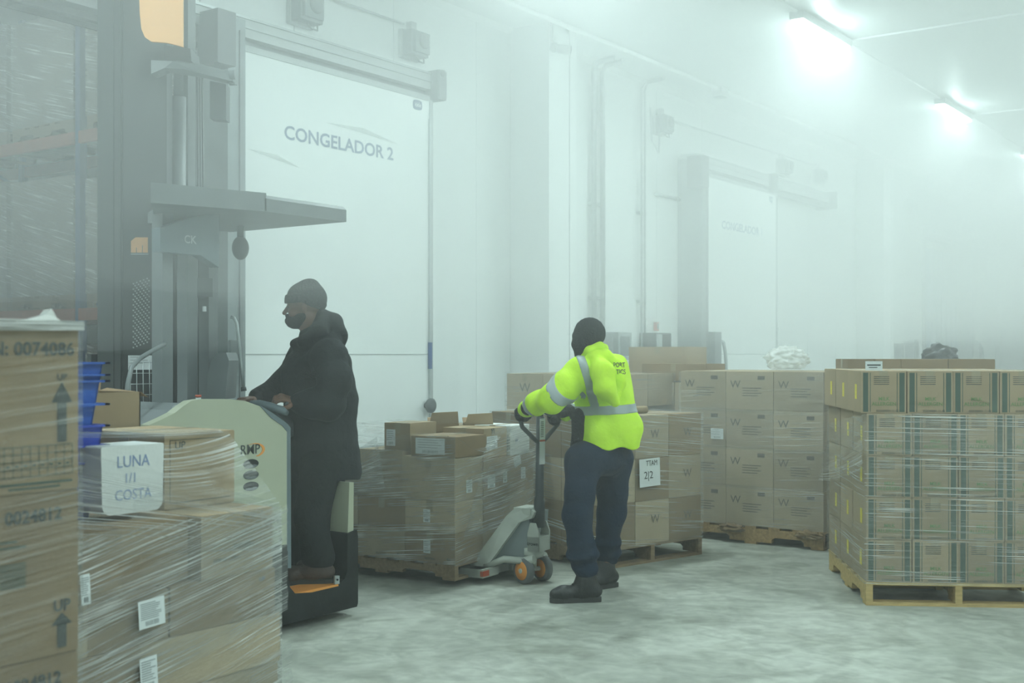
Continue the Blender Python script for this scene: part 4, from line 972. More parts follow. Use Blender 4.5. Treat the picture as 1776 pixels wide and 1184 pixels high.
# logo: letters and crescent
q = onY(434, 780, YB - .003); text('RMP', .072, MT['ink'], T, (q.x, YB - .003, q.z), name='logo_lettering', sx=1.0, bold=.004)
cx, cz = onY(442, 780, YB).x, onY(442, 780, YB).z
pts = [Vector((cx + .068 * math.cos(a), YB - .0, cz + .036 * math.sin(a))) for a in [math.radians(-75 + 8 * i) for i in range(26)]]
pts2 = [Vector((cx - .012 + .062 * math.cos(a), YB - .0, cz + .034 * math.sin(a) * .95)) for a in [math.radians(-75 + 8 * i) for i in range(26)]]
MB().prism(pts + pts2[::-1], (0, -.0025, 0)).build('logo_crescent', MT['orange'], T)
for py in (804, 823.5, 843):
    q = onY(435, py, YB); rx, rz = .052, .024
    ov = [Vector((rx * math.cos(t), 0, rz * math.sin(t))) + q for t in [2 * math.pi * i / 24 for i in range(24)]]
    b = MB(); b.prism(ov, (0, -.003, 0)); vg = b.build('vent', MT['black'], T)
    b = MB()
    for i in range(5):
        rr_ = .45 + .13 * i; b.tube([q + Vector((rx * rr_ * math.cos(t) * .9, -.004, rz * rr_ * math.sin(t) * .9)) for t in [math.radians(200 + 15 * k) for k in range(10)]], .0016, 5)
    b.build('vent_louver', MT['midgrey'], vg)
q = onY(487, 935, YB - .003); text('e', .045, MT['ink'], T, q, name='model_letter', bold=.01)
# black base with a foot well
base = pY([(482, 945), (499, 945), (500, 1004), (503, 1018), (512, 1029), (530, 1027), (560, 1020), (586, 1013), (597, 1004), (602, 990), (603, 925), (619, 918), (621, 930), (621, 1045), (619, 1057), (600, 1068), (570, 1081), (530, 1092), (494, 1103), (470, 1108), (400, 1110), (262, 1115), (262, 950)], YB)
zmin = .045
for p in base: p.z = max(p.z, zmin)
MB().prism(base, (0, .16, 0)).build('base_skirt', MT['black'], T, bevel=.012)
XR = onY(621, 1000, YB).x; XP = onY(500, 900, YB).x; XL_ = onY(262, 900, YB).x
b = MB(); b.box(XL_, XP, YB + .10, YB + 1.0, .10, .60).box(XP, XR, YB + .10, YB + 1.0, .06, .19).box(XP, XR, YB + .85, YB + 1.0, .1, 1.02).box(XR - .045, XR - .01, YB + .16, YB + 1.0, .06, 1.04); b.build('chassis', MT['black'], T, bevel=.01)
MB().box(XP + .02, XR - .06, YB + .165, YB + .84, .19, .197).build('floor_mat', MT['rubber'], T)
b = MB(); b.prism(pY([(512, 1028.5), (587, 1012.5), (587, 1016), (540, 1027)], YB - .003), (0, .17, 0)); b.build('floor_edge', MT['orange'], T)
b = MB(); b.prism(pY([(603, 926), (613, 921), (613.5, 836), (606, 836)], YB + .01), (0, .14, 0)); b.build('rear_post', MT['cream'], T, bevel=.008)
b = MB(); b.prism(pY([(581, 998), (589, 998), (589, 1012), (581, 1013)], YB - .004), (0, .01, 0)); q = onY(585, 1005, YB - .006); b.lathe(q, (0, -1, 0), [(0, .006), (.004, .006)], 10, 1); b.build('latch_plate', [MT['galv'], MT['black']], T)
b = MB(); b.lathe((XL_ + .35, YB + .5, .16), (0, 1, 0), [(-.06, .13), (-.05, .16), (.05, .16), (.06, .13)], 24); b.lathe((XR - .16, YB + .55, .07), (0, 1, 0), [(-.03, .06), (.03, .06)], 16); b.build('drive_wheel', MT['rubber'], T)
for x_ in (XL_ + .12, XR - .30): 
    MB().box(x_, x_ + .16, YB + 1.0, YB + 2.5, .05, .22).build('outrigger', MT['black'], T, bevel=.02)
    MB().lathe((x_ + .08, YB + 2.4, .07), (1, 0, 0), [(-.05, .07), (.05, .07)], 18).build('load_wheel', MT['rubber'], T)
# console with control handle
b = MB(); q = W(468, 712, 6.75); b.prism([W(440, 705, 6.62), W(475, 712, 6.62), W(499, 735, 6.62), W(499, 760, 6.62), W(440, 740, 6.62)], FW * .45); b.build('console', MT['dark'], T, bevel=.01)
b = MB(); b.tube([W(436, 699, 6.66), W(450, 700, 6.60), W(470, 705, 6.56), W(490, 712, 6.56), W(497, 716, 6.60)], [.016, .022, .024, .022, .016], 12); b.build('control_handle', MT['trimgrey'], T)
MB().tube([W(495, 706, 6.62), W(493, 714, 6.62)], .008, 8).ball(W(497, 700, 6.62), .014, n=6).build('joystick', MT['dark'], T)
# side grab tube and mesh guard
e_g = MB().tube([W(214, 760, 5.75), W(216, 720, 5.78), W(222, 665, 5.82), W(228, 637, 5.86), (W(243, 621, 5.95)), W(265, 608, 6.1), W(285, 597, 6.25)], .012, 10).build('grab_tube', MT['midgrey'], T)
b = MB(); wy = 5.72
def mg(px, py): return onY(px, py, wy)
for i in range(6): x_ = 226 + i * 11; b.tube([mg(x_, 625 if i > 1 else 640 - 8 * i), mg(x_ + 1, 722)], .0026, 5)
for j in range(6): y_ = 629 + j * 18.5; b.tube([mg(222, y_), mg(284, y_ - 1)], .0026, 5)
b.build('wire_guard', MT['galv'], T)
# mast column
MX0, MX1, MY0, MY1 = 4.27, 4.60, 5.88, 6.10
b = MB(); b.box(MX0, MX1, MY0, MY1, .12, 4.7).box(MX0 - .004, MX0 + .02, MY0 + .06, MY1 - .05, .12, 4.7).box(MX0 + .01, MX0 + .04, MY0 - .012, MY0, .12, 4.7); b.build('mast_column', MT['mast'], T, bevel=.01)
b = MB(); b.box(MX1 + .03, MX1 + .12, 5.98, 6.12, .12, 4.66).box(MX1 + .24, MX1 + .30, 5.98, 6.12, .12, 4.66).box(MX1, MX1 + .3, 6.10, 6.13, .4, .5).box(MX1, MX1 + .3, 6.10, 6.13, 3.3, 3.4); b.build('inner_mast', MT['midgrey'], T)
b = MB(); b.tube([(MX1 + .17, 5.98, .3), (MX1 + .17, 5.98, 3.1)], .045, 14); b.tube([(MX1 + .17, 5.98, 3.1), (MX1 + .17, 5.98, 4.5)], .028, 12); b.build('lift_cylinder', MT['midgrey'], T)
b = MB()
for k in range(3): b.tube([(MX1 + .34 + .02 * k, 6.0, .9), (MX1 + .345 + .02 * k, 6.0, 2.0), (MX1 + .33 + .02 * k, 6.0, 3.3)], .008, 6)
b.build('hydraulic_hose', MT['dark'], T)
def decal(px0, px1, py0, py1, name, m, extra=None):
    a = onY(px0, py0, MY0 - .014); c = onY(px1, py1, MY0 - .014)
    b = MB(); b.box(a.x, c.x, MY0 - .0155, MY0 - .012, c.z, a.z)
    return b.build(name, MT[m], T), a, c
_, a, c = decal(1, 2, 1, 2, 'x', 'paper'); bpy.data.objects.remove(_)
Yd = MY0 - .004
pts = pY([(227, 418), (235, 411.5), (256, 411.5), (256, 438), (247.5, 438), (247.5, 425), (246, 425), (246, 438), (237, 438), (237, 429), (235.5, 429), (235.5, 438), (227, 438)], Yd); MB().prism(pts, (0, -.003, 0)).build('orange_decal', MT['peach'], T)
b = MB(); b.prism(pY([(227, 440), (257, 440), (257, 441.2), (227, 441.2)], Yd), (0, -.002, 0)); b.build('decal_line', MT['lightgrey'], T)
b = MB()
for r in range(26):
    for k in range(5):
        px = 231 + k * 6 + (3 if r % 2 else 0); py = 492 + r * 4.6 - (px - 231) * .38
        if py > 606 - (px - 231) * .42 or px > 259: continue
        q = onY(px, py, Yd - .001); b.prism([q + Vector((.0052 * math.cos(t), 0, .0052 * math.sin(t))) for t in [math.pi / 3 * i for i in range(6)]], (0, -.003, 0))
b.build('perforated_grille', MT['lightgrey'], T)
q = onY(241, 628.5, Yd); o = paper(T, (q.x + .0, Yd - .012, q.z), onY(262, 628, Yd).x - onY(220, 628, Yd).x, .085, '-y', 3, name='notice', seed=71, block=False)
# carriage, orange plate and top block
b = MB(); b.prism([W(262, 104, 7.0), W(300, 106, 7.0), W(350, 111, 7.1), W(404, 126, 7.2), W(404, 141, 7.2), W(350, 128, 7.1), W(320, 120, 7.0), (W(285, 118, 7.0)), W(262, 128, 7.0)], FW * .12); b.tube([W(398, 130, 7.2), W(408, 129, 7.2)], .03, 10); b.tube([W(398, 145, 7.25), W(408, 145, 7.25)], .012, 8); b.build('carriage_crossbar', MT['midgrey'], T, bevel=.008)
b = MB(); b.prism([W(285, 78, 7.05), (W(330, 84, 7.05)), W(332, 106, 7.05), W(285, 104, 7.05)], FW * .2); b.prism([W(364, 140, 7.3), W(392, 146, 7.3), W(392, 208, 7.3), W(364, 205, 7.3)], FW * .1); b.build('chain_anchor', MT['dark'], T, bevel=.01)
b = MB(); b.prism([W(240, -30, 6.9), W(317, -30, 6.9), W(317, 81, 6.9), W(289, 74, 6.9), W(262, 72, 6.9), W(251, 64, 6.9), W(245, 50, 6.9), W(242.5, 25, 6.9)], FW * .02); b.build('orange_plate', MT['peach'], T, bevel=.004)
b = MB()
for k in range(2): b.box(MX0 + .05 + .38 * k, MX0 + .15 + .38 * k, MY1 + .1, MY1 + 1.15, 1.0, 1.04)
b.box(MX0, MX0 + .6, MY1 + .06, MY1 + .1, 1.0, 1.5); b.build('fork', MT['mast'], T)
# overhead guard
gx0, gx1, gy0, gy1, gz = 3.66, 5.03, 4.80, 5.80, 2.27
b = MB(); prof = [(gy0, gz), (gy0, gz + .07), (gy0 + .03, gz + .092), (gy0 + .2, gz + .105), (gy1 - .1, gz + .10), (gy1, gz + .06), (gy1, gz)]
b.prism([Vector((4.40, y, z)) for y, z in prof], (gx1 - 4.40, 0, 0)); b.prism([Vector((gx0, gy0, gz - .03)), Vector((4.41, gy0, gz)), Vector((4.41, gy1 - .06, gz)), Vector((4.36, gy1 - .12, gz)), Vector((gx0 + .13, gy0 + .16, gz - .03))], (0, 0, .10))
b.build('overhead_guard', MT['midgrey'], T, bevel=.02)
for px0, px1, y_, nm in ((282, 300, 5.2, 'guard_post'), (325, 342, 5.45, 'guard_post'), (362, 378, 5.6, 'guard_post')):
    a = onY(px0, 600, y_).x; c = onY(px1, 600, y_).x; MB().box(a, c, y_, y_ + .09, .5, gz).build(nm, MT['midgrey'], T, bevel=.012)
a, c = onY(278, 600, 5.1), onY(360, 600, 5.1); z0, z1 = onY(300, 438, 5.1).z, onY(300, 378, 5.1).z
b = MB(); b.prism([Vector((a.x, 5.1, z0)), Vector((c.x - .05, 5.1, z0)), Vector((c.x + .08, 5.1, z0 - .06)), Vector((c.x + .08, 5.1, z1 + .06)), Vector((c.x - .1, 5.1, z1 + .02)), Vector((a.x + .06, 5.1, z1 - .04)), Vector((a.x, 5.1, z1 - .06))], (0, .07, 0)); b.build('control_head', MT['trimgrey'], T, bevel=.02)
q = onY(330, 416, 5.095); text('CK', .06, MT['lightgrey'], T, q, name='head_lettering', bold=.02)
b = MB(); q = W(417, 430, 7.1); b.ball(q, .052, .05, .072, 10).tube([q + Vector((0, 0, .05)), q + Vector((0, 0, .16))], .02, 8); b.build('work_light', MT['dark'], T)
b = MB(); q = W(345, 500, 6.95); b.box(q.x - .06, q.x + .06, q.y - .05, q.y + .05, q.z - .05, q.z + .06); b.tube([q + Vector((-.15, 0, 0)), q], .02, 8); b.build('motor_block', MT['dark'], T, bevel=.015)
b = MB(); b.prism([W(358, 692, 6.7), W(360, 650, 6.7), W(366, 625, 6.7), W(376, 612, 6.7), W(392, 611, 6.7), W(397, 625, 6.7), W(394, 650, 6.7), W(391, 692, 6.7)], FW * .25); b.build('hose_cowl', MT['midgrey'], T, bevel=.02)
b = MB(); b.tube([W(400, 550, 6.75), W(406, 551, 6.75), W(411, 562, 6.75), W(414, 590, 6.75), W(419, 640, 6.75), W(422, 672, 6.75)], .010, 10); b.tube([W(422, 671, 6.75), W(423, 678, 6.75)], .016, 10, 1); b.build('grab_bar', [MT['galv'], MT['dark']], T)
b = MB(); b.box(onY(400, 600, 5.4).x, onY(413, 600, 5.4).x, 5.4, 5.42, onY(405, 652, 5.4).z, onY(405, 590, 5.4).z); b.build('bracket_plate', MT['galv'], T)
for px, py in ((344, 690), (223, 725)):
    q = W(px, py, 6.1 if px > 300 else 5.8); MB().lathe(q - Vector((0, 0, .025)), (0, 0, 1), [(0, .014), (.03, .014)], 12).lathe(q + Vector((0, 0, .004)), (0, 0, 1), [(0, .016), (.012, .016)], 12, 1).build('indicator_cap', [MT['paper'], MT['redp']], T)
b = MB(); q = W(307, 712, 6.0); b.tube([W(303, 716, 5.9), W(315, 705, 5.9), (W(322, 700, 5.95))], .02, 8); b.lathe(W(305, 709, 5.86), -FW, [(0, .02), (.01, .016)], 12, 1); b.build('key_pod', [MT['dark'], MT['lightgrey']], T)
b = MB(); b.box(onY(351, 600, 5.3).x, onY(356, 600, 5.3).x, 5.29, 5.3, onY(352, 540, 5.3).z, onY(352, 531, 5.3).z); b.build('white_tag', MT['paper'], T)

# ------------------------------------------------------------------ people: implicit surfaces turned into meshes
def surf(fn, lo, hi, res, blk=8):
    lo = np.array(lo, float); hi = np.array(hi, float)
    n = np.ceil((hi - lo) / res / blk).astype(int) * blk
    D = np.full(n + 1, 1.0, np.float32)
    nb = n // blk
    g = np.stack(np.meshgrid(*[np.arange(k) for k in nb], indexing='ij'), -1).reshape(-1, 3)
    cen = lo + (g * blk + blk / 2) * res
    d = fn(cen); R = blk * res * .5 * 1.7321 * 1.25 + .012
    D_ = np.repeat(np.repeat(np.repeat(np.sign(d).reshape(nb), blk, 0), blk, 1), blk, 2); D[:n[0], :n[1], :n[2]] = D_
    act = g[np.abs(d) < R]
    o = np.stack(np.meshgrid(*[np.arange(blk + 1)] * 3, indexing='ij'), -1).reshape(-1, 3)
    for k in range(0, len(act), 200):
        idx = (act[k:k + 200, None, :] * blk + o[None]).reshape(-1, 3)
        D[idx[:, 0], idx[:, 1], idx[:, 2]] = fn(lo + idx * res)
    ins = D < 0; nn = n
    cnt = np.zeros(nn, np.int8)
    for a in (0, 1):
        for b_ in (0, 1):
            for c_ in (0, 1): cnt += ins[a:a + nn[0], b_:b_ + nn[1], c_:c_ + nn[2]]
    cells = np.argwhere((cnt > 0) & (cnt < 8))
    vid = np.full(nn, -1, np.int64); vid[cells[:, 0], cells[:, 1], cells[:, 2]] = np.arange(len(cells))
    acc = np.zeros((len(cells), 3)); w = np.zeros(len(cells))
    C8 = [(a, b_, c_) for a in (0, 1) for b_ in (0, 1) for c_ in (0, 1)]
    for p in C8:
        for ax in range(3):
            if p[ax]: continue
            q = list(p); q[ax] = 1
            dp = D[cells[:, 0] + p[0], cells[:, 1] + p[1], cells[:, 2] + p[2]]; dq = D[cells[:, 0] + q[0], cells[:, 1] + q[1], cells[:, 2] + q[2]]
            m = (dp < 0) != (dq < 0); t = np.where(m, dp / np.where(m, dp - dq, 1), 0)
            pos = np.array(p, float)[None] + np.zeros((len(cells), 3)); pos[:, ax] += t
            acc += pos * m[:, None]; w += m
    V = lo + (cells + acc / w[:, None]) * res
    F = []
    for ax in range(3):
        u_, v_ = [(1, 2), (2, 0), (0, 1)][ax]
        sh = [slice(None)] * 3; s0 = [slice(0, nn[i] + 1) for i in range(3)]; s1 = list(s0); s0[ax] = slice(0, nn[ax]); s1[ax] = slice(1, nn[ax] + 1)
        A_, B_ = ins[tuple(s0)], ins[tuple(s1)]; e = np.argwhere(A_ != B_)
        e = e[(e[:, u_] > 0) & (e[:, v_] > 0) & (e[:, u_] < nn[u_]) & (e[:, v_] < nn[v_])]
        if not len(e): continue
        inside = A_[e[:, 0], e[:, 1], e[:, 2]]
        def at(du, dv): q = e.copy(); q[:, u_] -= du; q[:, v_] -= dv; return vid[q[:, 0], q[:, 1], q[:, 2]]
        q = np.stack([at(1, 1), at(0, 1), at(0, 0), at(1, 0)], 1); q[~inside] = q[~inside][:, ::-1]
        F.append(q[(q >= 0).all(1)])
    F = np.concatenate(F) if F else np.zeros((0, 4), int)
    return V, F
def smesh(name, fn, prims, res, mt, parent=None, pad=.05, lo=None, hi=None):
    if lo is None:
        P_ = np.array([list(c) for pr in prims for c in pr]); lo, hi = P_.min(0) - pad, P_.max(0) + pad
    V, F = surf(fn, lo, hi, res)
    me = bpy.data.meshes.new(name); me.vertices.add(len(V)); me.vertices.foreach_set('co', V.astype(np.float32).ravel())
    me.loops.add(len(F) * 4); me.polygons.add(len(F)); me.loops.foreach_set('vertex_index', F.astype(np.int32).ravel())
    me.polygons.foreach_set('loop_start', np.arange(0, len(F) * 4, 4, dtype=np.int32)); me.polygons.foreach_set('loop_total', np.full(len(F), 4, np.int32))
    me.polygons.foreach_set('use_smooth', np.ones(len(F), bool)); me.update(); me.validate(); me.materials.append(mt)
    o = link(name, me, parent)
    return o
def cone(p, a, b, r1, r2):
    a = np.array(a); b = np.array(b); ab = b - a; t = np.clip(((p - a) @ ab) / (ab @ ab), 0, 1)
    return np.linalg.norm(p - a - t[:, None] * ab, axis=1) - (r1 + (r2 - r1) * t)
def ell(p, c, R, r):
    """ellipsoid, R rows = axes"""
    q = (p - np.array(c)) @ np.array(R).T; r = np.array(r); k = np.linalg.norm(q / r, axis=1); k2 = np.linalg.norm(q / r ** 2, axis=1) + 1e-9
    return k * (k - 1) / k2
def smin(a, b, k): h = np.clip(.5 + .5 * (b - a) / k, 0, 1); return b + (a - b) * h - k * h * (1 - h)
def union(ds, k=.03):
    d = ds[0]
    for q in ds[1:]: d = smin(d, q, k)
    return d
def wrink(p, amp, f=18, seed=0):
    x, y, z = p[:, 0], p[:, 1], p[:, 2]
    n = np.sin(f * z + 3 * np.sin(f * .4 * x + seed) + 2 * np.sin(f * .5 * y)) * .5 + np.sin(f * .55 * (x + z) + 2.2 * np.sin(f * .6 * y + seed)) * .35 + np.sin(f * 1.3 * (y - .6 * z) + seed * 2 + 1.5 * np.sin(f * .7 * x)) * .25
    return amp * n
def npv(v): return np.array([v.x, v.y, v.z])
class Ch:
    """tapered chains"""
    def __init__(s): s.c = []
    def add(s, *pts):          # (vec, r), ...
        for (a, ra), (b, rb_) in zip(pts, pts[1:]): s.c.append((npv(a), npv(b), ra, rb_))
        return s
    def d(s, p, k=.03, grow=0): return union([cone(p, a, b, r1 + grow, r2 + grow) for a, b, r1, r2 in s.c], k)
    def bounds(s, pad):
        P_ = np.array([q for a, b, r1, r2 in s.c for q in (a, b)]); R_ = max(max(c[2], c[3]) for c in s.c); return P_.min(0) - R_ - pad, P_.max(0) + R_ + pad
def hand(ch, wrist, along, back, thumb_side, curl=(.5, .9, .7), s=1.0):
    """palm + four fingers + thumb. along: towards the knuckles, back: out of the back of the hand"""
    along = along.normalized(); back = (back - along * back.dot(along)).normalized(); side = along.cross(back).normalized()
    if side.dot(thumb_side) < 0: side = -side
    for k in (-.026, -.009, .009, .026): ch.add((wrist + side * k * .7 * s, .020 * s), (wrist + along * .085 * s + side * k * s, .0145 * s))
    for i, (k, L, r) in enumerate(((.032, .9, .0095), (.011, 1.0, .0098), (-.011, .94, .0093), (-.031, .76, .0085))):
        p = wrist + along * .088 * s + side * k * s; a = 0; d = along; pr = (p, r * 1.12 * s); sp = (k * .06 / .03)
        for seg, c_ in zip((.042, .027, .021), curl):
            a += c_; d = along * math.cos(a) - back * math.sin(a) + side * sp * .12; q = p + d * seg * L * s; ch.add((p, r * s), (q, r * .93 * s)); p = q
    b0 = wrist + along * .025 * s + side * .028 * s; b1 = b0 + (along * .5 + side * .75 - back * .25).normalized() * .042 * s; b2 = b1 + (along * .75 + side * .15 - back * .55).normalized() * .032 * s; b3 = b2 + (along * .7 - side * .15 - back * .65).normalized() * .026 * s
    ch.add((b0, .0165 * s), (b1, .0125 * s), (b2, .011 * s), (b3, .0095 * s))
def head_prims(c, f, up, s=1.0):
    f = f.normalized(); sd = f.cross(up).normalized(); up = sd.cross(f).normalized(); R_ = [npv(f), npv(sd), npv(up)]
    def P_(a, b_, z): return c + (f * a + sd * b_ + up * z) * s
    def fn(p):
        d = ell(p, npv(P_(-.012, 0, .035)), R_, np.array((.098, .077, .09)) * s)
        d = smin(d, ell(p, npv(P_(.028, 0, -.035)), R_, np.array((.062, .058, .082)) * s), .03 * s)
        d = smin(d, cone(p, npv(P_(.062, 0, -.095)), npv(P_(.06, 0, -.09)), .028 * s, .028 * s), .03 * s)      # chin
        d = smin(d, cone(p, npv(P_(.088, 0, .012)), npv(P_(.113, 0, -.030)), .009 * s, .013 * s), .012 * s)        # nose
        for q in (-1, 1):
            d = smin(d, cone(p, npv(P_(.083, .012 * q, .022)), npv(P_(.070, .045 * q, .020)), .010 * s, .009 * s), .012 * s)  # brow
            d = smin(d, ell(p, npv(P_(.060, .042 * q, -.030)), R_, np.array((.024, .020, .026)) * s), .02 * s)              # cheek
            d = np.minimum(d, ell(p, npv(P_(-.012, .079 * q, -.008)), R_, np.array((.017, .009, .031)) * s))                # ear
            e = np.linalg.norm(p - npv(P_(.086, .031 * q, .003)), axis=1) - .012 * s; d = -smin(-d, e, .006 * s)             # eye socket
            d = smin(d, np.linalg.norm(p - npv(P_(.077, .031 * q, .003)), axis=1) - .0115 * s, .003 * s)
        d = smin(d, cone(p, npv(P_(.090, -.017, -.058)), npv(P_(.090, .017, -.058)), .009 * s, .009 * s), .008 * s)        # lips
        m = cone(p, npv(P_(.102, -.022, -.058)), npv(P_(.102, .022, -.058)), .0028 * s, .0028 * s); return -smin(-d, m, .004 * s)
    return fn, P_, R_
def boot(name, parent, ankle, toe_dir, L, mt, seed=0, zsole=0.0, shaft=.10, lace=None):
    """ankle: point above heel at ankle height; toe_dir horizontal unit"""
    t = Vector((toe_dir.x, toe_dir.y, 0)).normalized(); sd = Vector((-t.y, t.x, 0)); h = Vector((ankle.x, ankle.y, zsole))
    up = Vector((0, 0, 1)); heel = h - t * .055; toe = heel + t * (L - .05)
    ch = Ch(); ch.add((heel + up * .065, .040), (heel + t * .09 + up * .07, .042), (toe - t * .05 + up * .052, .043), (toe + up * .047, .036))
    ch.add((heel + t * .04 + up * .085, .048), (Vector((ankle.x, ankle.y, zsole + .10 + shaft * .3)), .050), (Vector((ankle.x, ankle.y, zsole + .10 + shaft)), .054))
    ch.add((heel + t * .09 + up * .07, .045), (h + t * .02 + up * .13, .045))
    fn = lambda p: np.maximum(ch.d(p, .035), (zsole + .022) - p[:, 2]) + wrink(p, .0012, 60, seed)
    lo, hi = ch.bounds(.01); o = smesh(name, fn, None, .0055, mt, parent, lo=lo, hi=hi)
    b = MB(); pts = []
    prof = [(-.082, .026), (-.090, .0), (-.082, -.026), (-.04, -.036), (.05, -.036), (L - .15, -.045), (L - .10, -.039), (L - .072, -.014), (L - .072, .016), (L - .10, .039), (L - .15, .043), (.05, .036), (-.04, .036)]
    b.prism([h + t * a + sd * c_ + up * 0 for a, c_ in prof], (0, 0, .028)); b.build('sole', MT['sole'], o, bevel=.004)
    b = MB()
    for i in range(4): q = h + t * (.045 + .022 * i) + up * (.128 - .014 * i); b.tube([q - sd * .025, q + sd * .0 + up * .010, q + sd * .025], .003, 6)
    b.build('laces', MT['knit'], o)
    return o
UP = Vector((0, 0, 1))

# ================= person in the hi-vis jacket
f2 = CW(-.80, .60, 0); f2.z = 0; f2.normalize(); l2 = Vector((-f2.y, f2.x, 0))     # l2 = his left
p2 = empty('person', CW(.55, 7.4, 0)); tag(p2, 'person in fluorescent yellow jacket with grey reflective bands pulling the pallet jack', 'person')
inv2 = p2.location.copy()
hipL, kneeL, ankL = W(1014, 800, 7.27), W(1000, 895, 7.18), CW(.455, 7.17, .135)
hipR, kneeR, ankR = W(1066, 800, 7.46), W(1060, 890, 7.52), CW(.605, 7.60, .135)
pel = W(1043, 785, 7.37); wai = W(1046, 742, 7.38); chs = W(1044, 668, 7.38); nk = W(1030, 616, 7.36)
shL, elL, wrL = W(1006, 646, 7.22), W(958, 690, 7.14), W(912, 708, 7.46)
shR, elR, wrR = W(1066, 650, 7.50), W(1036, 708, 7.84), W(985, 714, 7.76)
hc = W(1020, 588, 7.33)
legs = Ch().add((hipL, .098), (kneeL, .062), (ankL, .045)).add((hipR, .098), (kneeR, .062), (ankR, .045))
body = Ch(); body.c = list(legs.c); body.add((pel - l2 * .06, .12), (pel + l2 * .06, .12)).add((pel, .12), (wai, .115), (chs, .135), (nk - UP * .02, .07), (hc - UP * .07, .055))
body.add((chs + UP * .05, .1), (shL, .065), (elL, .045), (wrL, .030)).add((chs + UP * .05, .1), (shR, .065), (elR, .045), (wrR, .030))
hd2 = Ch(); hand(hd2, wrL, (W(901, 712, 7.58) - wrL), UP * .9 - FW * .2 - RT * .25, RT, (.7, 1.1, .8)); hand(hd2, wrR, (W(966, 717, 7.72) - wrR), UP - FW * .3, -RT, (.7, 1.0, .8))
body.add((ankL, .042), (ankL + CW(-.06, 0, 0) - UP * .06, .035)).add((ankR, .042), (ankR + CW(-.03, .05, 0) - UP * .06, .035))
hf, HP, HR = head_prims(hc, (f2 + FW * .25).normalized(), UP)
lo, hi = body.bounds(.02); hi[2] = hc.z + .16
smesh('body', lambda p: smin(smin(body.d(p, .04), hf(p), .02), hd2.d(p, .007), .01), None, .0065, MT['skin'], p2, lo=lo, hi=hi)
# trousers
tr = Ch().add((hipL + UP * .02, .118), (hipL * .45 + kneeL * .55, .094), (kneeL, .084), (kneeL * .4 + ankL * .6, .079), (ankL + UP * .05, .072)).add((hipR + UP * .02, .118), (hipR * .45 + kneeR * .55, .094), (kneeR, .084), (kneeR * .4 + ankR * .6, .078), (ankR + UP * .06, .070))
tr.add((pel - l2 * .06, .132), (pel + l2 * .06, .132)).add((pel, .14), (wai - UP * .02, .135))
lo, hi = tr.bounds(.02)
zc = ankL.z
fold = lambda p, a1, a2, sd_: wrink(p, .007, 20, sd_) + .006 * np.sin(70 * p[:, 2] + 3 * np.sin(9 * p[:, 0])) * np.clip(1 - np.abs(p[:, 2] - .26) / .14, 0, 1)
smesh('trousers', lambda p: np.maximum(tr.d(p, .04) + fold(p, 0, 0, 1) * 1.4, .155 + .02 * (p[:, 1] - 4) * 0 - p[:, 2]), None, .007, MT['trouser'], p2, lo=lo, hi=hi)
# dark hem under the jacket
sw = Ch().add((W(1007, 724, 7.30), .058), (W(1006, 772, 7.30), .060)).add((wai - UP * .03, .150), (wai + UP * .16, .148)).add((wai - l2 * .04 - UP * .02, .142), (wai + l2 * .05 - UP * .02, .142)).add((wai + f2 * .05 + UP * .0, .12), (wai + f2 * .05 + UP * .14, .12))
lo, hi = sw.bounds(.02); smesh('dark_sweater', lambda p: sw.d(p, .03) + wrink(p, .005, 24, 2), None, .007, MT['knit'], p2, lo=lo, hi=hi)
# jacket
jk = Ch().add((W(1044, 800, 7.35), .165), (W(1046, 755, 7.36), .172), (W(1047, 705, 7.38), .163), (chs, .158), (chs + UP * .07, .125), (nk, .088)).add((W(1064, 800, 7.36), .150), (W(1072, 748, 7.34), .142), (W(1062, 700, 7.36), .13)).add((chs + UP * .06 + l2 * .06, .12), (shL - UP * .01, .098), (shL * .5 + elL * .5, .092), (elL, .082), (elL * .5 + wrL * .5, .068), (wrL, .052)).add((chs + UP * .06 - l2 * .05, .12), (shR, .090), (elR, .078), (wrR, .052))
jk.add((W(1022, 645, 7.26), .07), (W(1060, 665, 7.28), .07)).add((W(1066, 640, 7.44), .095), (W(1068, 700, 7.42), .115))
hood = Ch().add((W(1034, 622, 7.20), .05), (W(1046, 648, 7.10), .070), (W(1050, 672, 7.08), .066), (W(1066, 696, 7.09), .030)).add((W(1026, 625, 7.22), .045), (W(1050, 620, 7.22), .045), (W(1068, 634, 7.24), .045), (W(1072, 665, 7.19), .045), (W(1068, 695, 7.14), .022))
R180 = lambda p: (p - npv(inv2))
latv, depv = npv(RT), npv(FW)
def jcore(p): return jk.d(p, .04) + wrink(p, .010, 24, 5) + .005 * np.sin(38 * (p @ latv) + 22 * p[:, 2])
def jfn(p):
    d = smin(jcore(p), hood.d(p, .03) + wrink(p, .006, 30, 9), .006)
    lat = p @ latv
    d = np.maximum(d, 1.5 - (775 - 614) / 2050 * 7.35 + .01 * np.sin(40 * lat) - p[:, 2])                    # hem
    return d
lo, hi = jk.bounds(.03); smesh('jacket', jfn, None, .006, MT['hivis'], p2, lo=lo, hi=hi)
def bandfn(reg, g=.0035):
    return lambda p: np.maximum(np.maximum(jcore(p) - g, reg(p)), -(jcore(p) + .012))
zb = 1.5 - (711 - 614) / 2050 * 7.3
smesh('reflective_band', bandfn(lambda p: np.maximum(np.abs(p[:, 2] - zb - .05 * ((p @ latv) - .52)) - .028, .36 - (p @ latv))), None, .0055, MT['band'], p2, lo=lo, hi=[hi[0], hi[1], zb + .1])
smesh('shoulder_band', bandfn(lambda p: np.maximum(np.maximum(np.abs((p @ latv) - (.418 + np.clip(1.48 - p[:, 2], 0, .4) * .30)) - .027, zb - p[:, 2]), (p @ depv) - 7.5)), None, .0055, MT['band'], p2, lo=[lo[0], lo[1], zb - .02], hi=hi)
